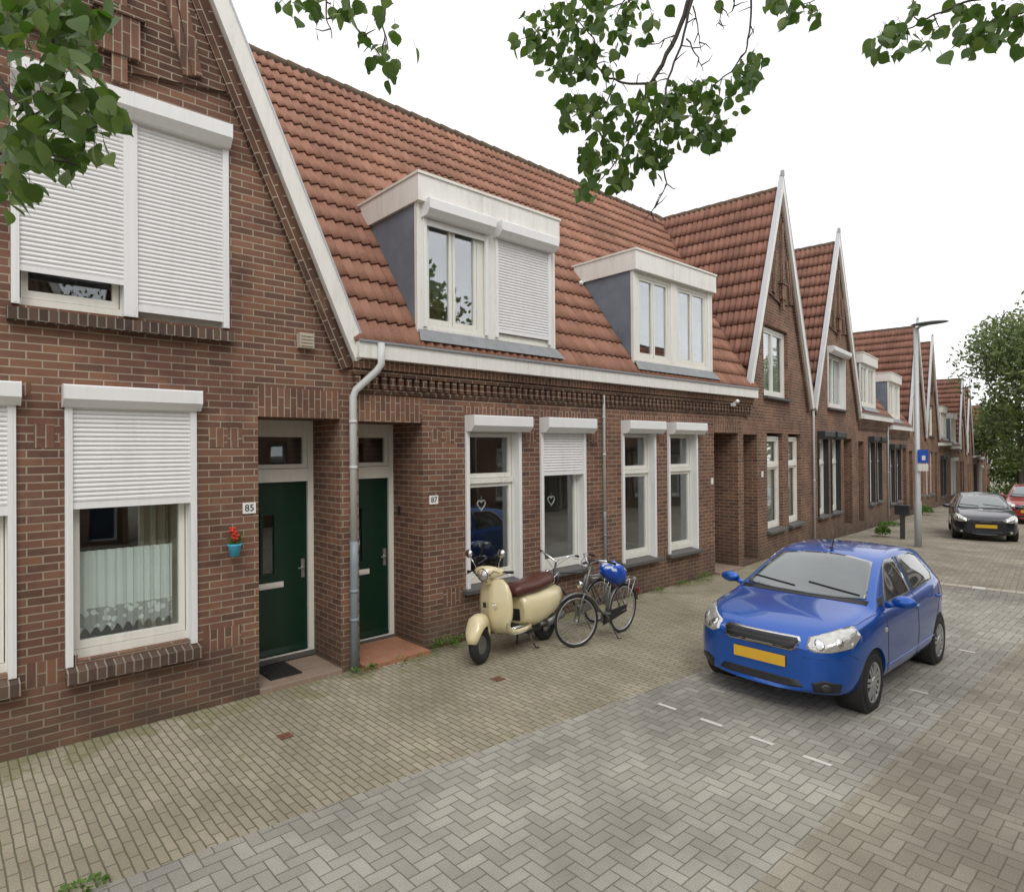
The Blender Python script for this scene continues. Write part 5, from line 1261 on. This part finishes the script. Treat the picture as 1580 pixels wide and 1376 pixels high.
def near_tree(label, trunk, limbs, twigs, blobs, extra):
    root = thing('tree', label, 'tree', trunk)
    o_ = Vector(trunk); mb = MB(); pts = [Vector(trunk)-o_+Vector((0, 0, -.1)), Vector((.03, .02, 1.2)), Vector((.0, .06, 2.4)), Vector((.05, .1, 3.8))]
    mb.tube(pts, [.17, .15, .14, .12], 12); build('trunk', mb, 'bark', root)
    for l, r0, r1 in limbs:
        q = [Vector(p)-o_ for p in l]; n = len(q); mb = MB(); mb.tube(q, [r0+(r1-r0)*i/(n-1) for i in range(n)], 8); build('limb', mb, 'bark', root)
    mb = MB()
    for l, t0, t1, r0, r1 in twigs:
        q = []
        n = len(l)
        for i, (px, py) in enumerate(l):
            q.append(dep(px, py, t0+(t1-t0)*i/max(1, n-1))-o_)
        q2 = []
        for a, b_ in zip(q, q[1:]):
            for s_ in range(4): q2.append(a+(b_-a)*s_/4+rv()*.006)
        q2.append(q[-1]); n = len(q2)
        mb.tube(q2, [r0+(r1-r0)*i/(n-1) for i in range(n)], 6)
        for i in range(2, n-1, 2):    # spurs
            d = (rv()+Vector((0, 0, -.3))).normalized(); mb.tube([q2[i], q2[i]+d*.05, q2[i]+d*.08+rv()*.02], [.004, .003, .0015], 4)
    tw = mb; nb0 = len(mb.f); mb = MB()
    for (px, py, rx, ry, cnt, t, sz) in blobs:
        for _ in range(cnt):
            a = random.uniform(0, 6.283); q = math.sqrt(random.random())
            p = dep(px+rx*q*math.cos(a), py+ry*q*math.sin(a), t+random.gauss(0, .16))-o_
            d = (rv()*.9+Vector((0, 0, -.9))).normalized(); nn = (rv()+fw*-.5).normalized(); s_ = sz*random.uniform(.7, 1.25)
            leaf(mb, p, d, nn, s_)
            tw.tube([p, p-d*.03+rv()*.01], .0012, 3, caps=False)
    for (c, r, cnt) in extra:
        for _ in range(cnt):
            p = Vector(c)+rv()*r*random.random()**.4-o_; leaf(mb, p, (rv()+Vector((0, 0, -.7))).normalized(), rv(), .10*random.uniform(.8, 1.3))
    k0 = len(mb.v); mb.v += tw.v; mb.f += [tuple(q+k0 for q in f) for f in tw.f]; mb.mi += [1]*len(tw.f); mb.uv += tw.uv; mb.sm += tw.sm
    build('foliage', mb, ['leaf', 'bark'], root)
    return root
near_tree('leafy tree whose branches hang into the top left corner', (-2.6, -1.6, 0), [
    ([(-2.55, -1.5, 3.6), (-2.2, -.6, 4.6), (-1.2, .8, 5.2), (-.4, 2.0, 4.9), (.0, 2.6, 4.35)], .10, .02), ([(-2.5, -1.5, 3.7), (-1.5, -.4, 5.2), (0, 1.2, 6.2), (1.1, 2.3, 5.7), (1.45, 2.55, 5.0)], .09, .012)],
    [([(-40, 60), (20, 150), (60, 190), (110, 200), (150, 195)], 2.3, 2.3, .010, .003), ([(60, -20), (80, 60), (90, 120), (70, 165), (25, 190)], 2.35, 2.35, .009, .003), ([(-30, 240), (30, 235), (90, 240), (120, 255)], 2.25, 2.3, .006, .003),
     ([(500, -20), (505, 30), (512, 60)], 3.1, 3.1, .005, .002), ([(535, -10), (545, 40), (575, 70), (600, 108)], 3.1, 3.1, .006, .002), ([(600, -20), (590, 40), (600, 80)], 3.1, 3.1, .004, .002)],
    [(40, 15, 65, 25, 50, 2.35, .07), (100, 30, 60, 30, 36, 2.35, .07), (150, 20, 35, 28, 14, 2.35, .07), (90, 75, 60, 28, 34, 2.3, .07), (50, 110, 30, 30, 8, 2.3, .07), (110, 125, 50, 25, 20, 2.3, .07),
     (120, 175, 55, 25, 30, 2.3, .07), (60, 165, 50, 25, 18, 2.3, .07), (165, 170, 35, 25, 12, 2.3, .075), (30, 205, 35, 30, 22, 2.3, .07), (120, 215, 50, 22, 22, 2.3, .07), (85, 245, 40, 22, 16, 2.3, .07), (170, 235, 10, 15, 2, 2.3, .07), (20, 255, 30, 25, 16, 2.3, .07), (35, 290, 22, 18, 9, 2.3, .07), (10, 45, 25, 20, 10, 2.3, .07), (10, 150, 18, 20, 6, 2.3, .07), (5, 310, 12, 15, 3, 2.3, .07),
     (445, 4, 25, 8, 6, 3.1, .07), (505, 8, 32, 16, 18, 3.1, .07), (465, 30, 6, 8, 1, 3.1, .07), (487, 38, 6, 8, 1, 3.1, .07), (535, 22, 14, 16, 5, 3.1, .07), (560, 12, 10, 10, 3, 3.1, .07), (585, 10, 14, 14, 6, 3.1, .07),
     (563, 52, 7, 7, 2, 3.1, .065), (555, 68, 4, 4, 1, 3.1, .065), (588, 68, 6, 6, 2, 3.1, .065), (578, 86, 8, 6, 3, 3.1, .065), (605, 92, 12, 12, 6, 3.1, .065), (596, 120, 7, 6, 2, 3.1, .065), (608, 45, 5, 10, 2, 3.1, .065), (612, 38, 4, 4, 1, 3.1, .06), (642, 72, 3, 3, 1, 3.1, .07), (568, 105, 3, 3, 1, 3.1, .06)],
    [((-1.6, -1.2, 6.2), 1.5, 1300)])
BL = [(850, 50, 52, 40, 62), (930, 45, 45, 35, 42), (905, 95, 42, 22, 34), (855, 95, 25, 20, 12), (830, 75, 20, 18, 8), (800, 65, 12, 10, 3), (945, 95, 15, 20, 8), (985, 20, 25, 25, 8), (880, 110, 30, 14, 16), (935, 5, 70, 14, 34), (1010, 35, 10, 12, 5), (995, 55, 6, 8, 3),
      (890, 170, 28, 28, 38), (930, 165, 35, 28, 32), (975, 170, 30, 30, 22), (1020, 145, 35, 22, 28), (1060, 145, 35, 25, 30), (1105, 140, 35, 22, 24), (1145, 120, 20, 22, 14), (1165, 90, 13, 18, 13), (1160, 120, 12, 14, 8), (1080, 125, 8, 6, 3), (1030, 185, 35, 25, 36), (1000, 205, 25, 20, 20), (945, 205, 30, 18, 22), (1110, 195, 28, 20, 18), (1095, 212, 22, 14, 16), (1060, 215, 20, 14, 10), (1075, 175, 30, 18, 14), (1135, 170, 8, 8, 2), (1010, 235, 28, 20, 24), (965, 240, 28, 18, 20), (920, 235, 28, 18, 18), (905, 250, 18, 14, 12), (915, 275, 20, 14, 16), (955, 280, 16, 12, 10), (1010, 268, 10, 8, 3), (1000, 240, 12, 25, 8), (895, 295, 10, 6, 3), (905, 302, 6, 5, 2), (928, 302, 6, 6, 1), (960, 262, 20, 12, 8)]
BL = [(a, b_, c, d, int(e*1.35), 3.9, .066) for a, b_, c, d, e in BL]+[(a, b_, c, d, e, 3.8, .068) for a, b_, c, d, e in ((1215, 5, 30, 10, 16), (1240, 15, 20, 10, 10), (1262, 22, 8, 12, 5), (1220, 30, 12, 8, 5), (1185, 8, 10, 8, 3), (1100, 4, 8, 5, 2), (1028, 6, 4, 5, 1))]+[
      (a, b_, c, d, e, 3.4, .07) for a, b_, c, d, e in ((1352, 75, 14, 16, 9), (1372, 55, 16, 20, 12), (1385, 45, 14, 14, 8), (1395, 78, 10, 8, 4), (1420, 60, 18, 8, 7), (1415, 12, 14, 8, 5), (1432, 32, 10, 10, 3), (1442, 48, 8, 8, 3), (1475, 20, 14, 22, 8), (1475, 45, 14, 14, 8), (1500, 60, 18, 20, 18), (1525, 50, 25, 18, 16), (1550, 35, 25, 20, 16), (1570, 30, 15, 30, 14), (1560, 8, 25, 12, 10), (1510, 25, 12, 10, 4), (1455, 82, 6, 8, 1), (1578, 68, 8, 8, 3), (1500, 10, 10, 8, 3))]
near_tree('leafy tree whose branches hang from the top middle and right', (4.9, -3.1, -.02), [
    ([(4.9, -3.0, 3.6), (4.9, -1.4, 5.2), (4.3, .2, 6.3), (3.6, 1.5, 5.9), (3.2, 2.05, 5.35)], .11, .03), ([(4.9, -3.0, 3.7), (5.2, -1.6, 5.4), (5.6, -.2, 5.9), (5.3, .55, 5.35)], .09, .015), ([(4.9, -3, 3.7), (4.0, -1.6, 6.4), (3.0, .8, 6.8), (2.9, 2.2, 5.8)], .06, .012)],
    [([(1072, -25), (1050, 40), (1022, 100), (1005, 128)], 3.9, 3.9, .018, .012), ([(1005, 128), (960, 128), (935, 118), (920, 100), (918, 60), (890, 30), (850, 40), (800, 62)], 3.9, 3.9, .008, .002), ([(1005, 128), (990, 165), (965, 230), (935, 270), (905, 300)], 3.9, 3.9, .009, .002), ([(1068, 0), (1050, 70), (1032, 120), (1020, 180), (1018, 240), (1028, 285), (1005, 330), (1008, 338)], 3.85, 3.85, .009, .002), ([(1158, -20), (1158, 40), (1150, 80), (1128, 110), (1090, 145), (1050, 165)], 3.85, 3.85, .007, .002),
     ([(1070, 10), (1078, 50), (1082, 80)], 3.9, 3.9, .005, .002), ([(1060, 60), (1078, 90), (1085, 110)], 3.9, 3.9, .005, .002), ([(1040, 55), (1010, 70), (990, 68)], 3.9, 3.9, .004, .002), ([(1110, -10), (1112, 30), (1105, 42)], 3.8, 3.8, .004, .002), ([(1130, -10), (1135, 10), (1122, 25)], 3.8, 3.8, .004, .002), ([(1028, 285), (1010, 320), (998, 330)], 3.9, 3.9, .003, .001), ([(950, 128), (935, 160), (900, 180)], 3.9, 3.9, .005, .002), ([(1020, 180), (1070, 180), (1110, 200)], 3.9, 3.9, .005, .002), ([(920, 20), (960, 5), (985, -20)], 3.9, 3.9, .005, .004),
     ([(1600, -10), (1500, 0), (1440, 25), (1400, 45), (1360, 70)], 3.4, 3.4, .008, .002), ([(1600, 10), (1550, 30), (1500, 55)], 3.4, 3.4, .006, .002), ([(1290, -20), (1250, 5), (1220, 12)], 3.8, 3.8, .004, .002)],
    BL, [((4.6, -2.4, 6.6), 1.9, 2200), ((5.8, -1.6, 6.5), 1.3, 900)])

def far_tree(label, base, H, R_, n, cat='tree', name='tree', trunk_r=.28, leafsz=.34, squash=1., group=None, zc=None, mat='leaf_far', clumps=26):
    root = thing(name, label, cat, base, 0, group); mb = MB()
    mb.tube([(0, 0, -.5), (.05, 0, H*.25), (-.05, .05, H*.5), (.1, 0, H*.75)], [trunk_r, trunk_r*.75, trunk_r*.5, trunk_r*.2], 10)
    for i in range(7):
        a = i*.9; d = Vector((math.cos(a), math.sin(a), .7)); mb.tube([(0, 0, H*(.28+.05*i)), Vector((0, 0, H*(.33+.05*i)))+d*R_*.35, Vector((0, 0, H*(.36+.05*i)))+d*R_*.7], [trunk_r*.4, trunk_r*.25, trunk_r*.08], 6)
    build('trunk', mb, 'bark', root); mb = MB(); zc = zc or H*.62
    C_ = []
    for i in range(clumps):
        d = rv(); C_.append((Vector((d.x*R_*.72, d.y*R_*.72, zc+d.z*(H-zc)*.78*squash)), R_*random.uniform(.25, .42)))
    for _ in range(n):
        c, r = random.choice(C_); p = c+rv()*r*random.random()**.35; s_ = leafsz*random.uniform(.5, 1.2); a = rv(); b_ = a.orthogonal().normalized()
        q = a.cross(b_); mb.quad([p-a*s_*.5, p+b_*s_*.3, p+a*s_*.5+q*s_*.1, p-b_*s_*.3])
    build('crown', mb, mat, root)
    return root
far_tree('big broad green tree over the far end of the street', street(XB+34.5, -6.1), 13., 5.8, 34000, zc=7.0, leafsz=.30, clumps=46)
far_tree('smaller dark tree in front of the end of the row', street(XB+52, -2.9), 8.6, 3.6, 11000, leafsz=.3, zc=4.8)
far_tree('tall tree behind the big tree, at the right edge', street(XB+62, -12), 13, 6.5, 9000, leafsz=.42, zc=7)
for i, (s_, v_) in enumerate(((95, 6), (100, -4), (98, -14))):
    far_tree(['hazy tree closing the end of the street, behind the last roofs', 'hazy tree in the middle of the end of the street', 'hazy tree at the far right end of the street'][i], street(s_, v_), 10, 6, 4000, leafsz=.6, zc=4.6, group='trees closing the street')
far_tree('street tree on the opposite side, mirrored in the dormer windows', (11.5, -4.6, 0), 8.8, 2.8, 5000, leafsz=.22, zc=5.6)
far_tree('second street tree on the opposite side, out of the photograph', (19.5, -5.4, -.2), 9.2, 3.0, 5000, leafsz=.24, zc=5.8)
# a clipped hedge across the far end
mb = MB(); mb.box(-9, 9, -.5, .5, -1, .3)
for _ in range(5000):
    p = Vector((random.uniform(-9, 9), random.uniform(-.7, .7), random.uniform(-.6, 1.3))); a = rv(); b_ = a.orthogonal().normalized(); mb.quad([p-a*.12, p+b_*.08, p+a*.12, p-b_*.08])
o = tag(build('hedge', mb, 'leaf_far'), 'green hedge beneath the trees at the end of the street', 'hedge'); o.location = street(XB+64, -4); o.rotation_euler = (0, 0, BA+R(90))
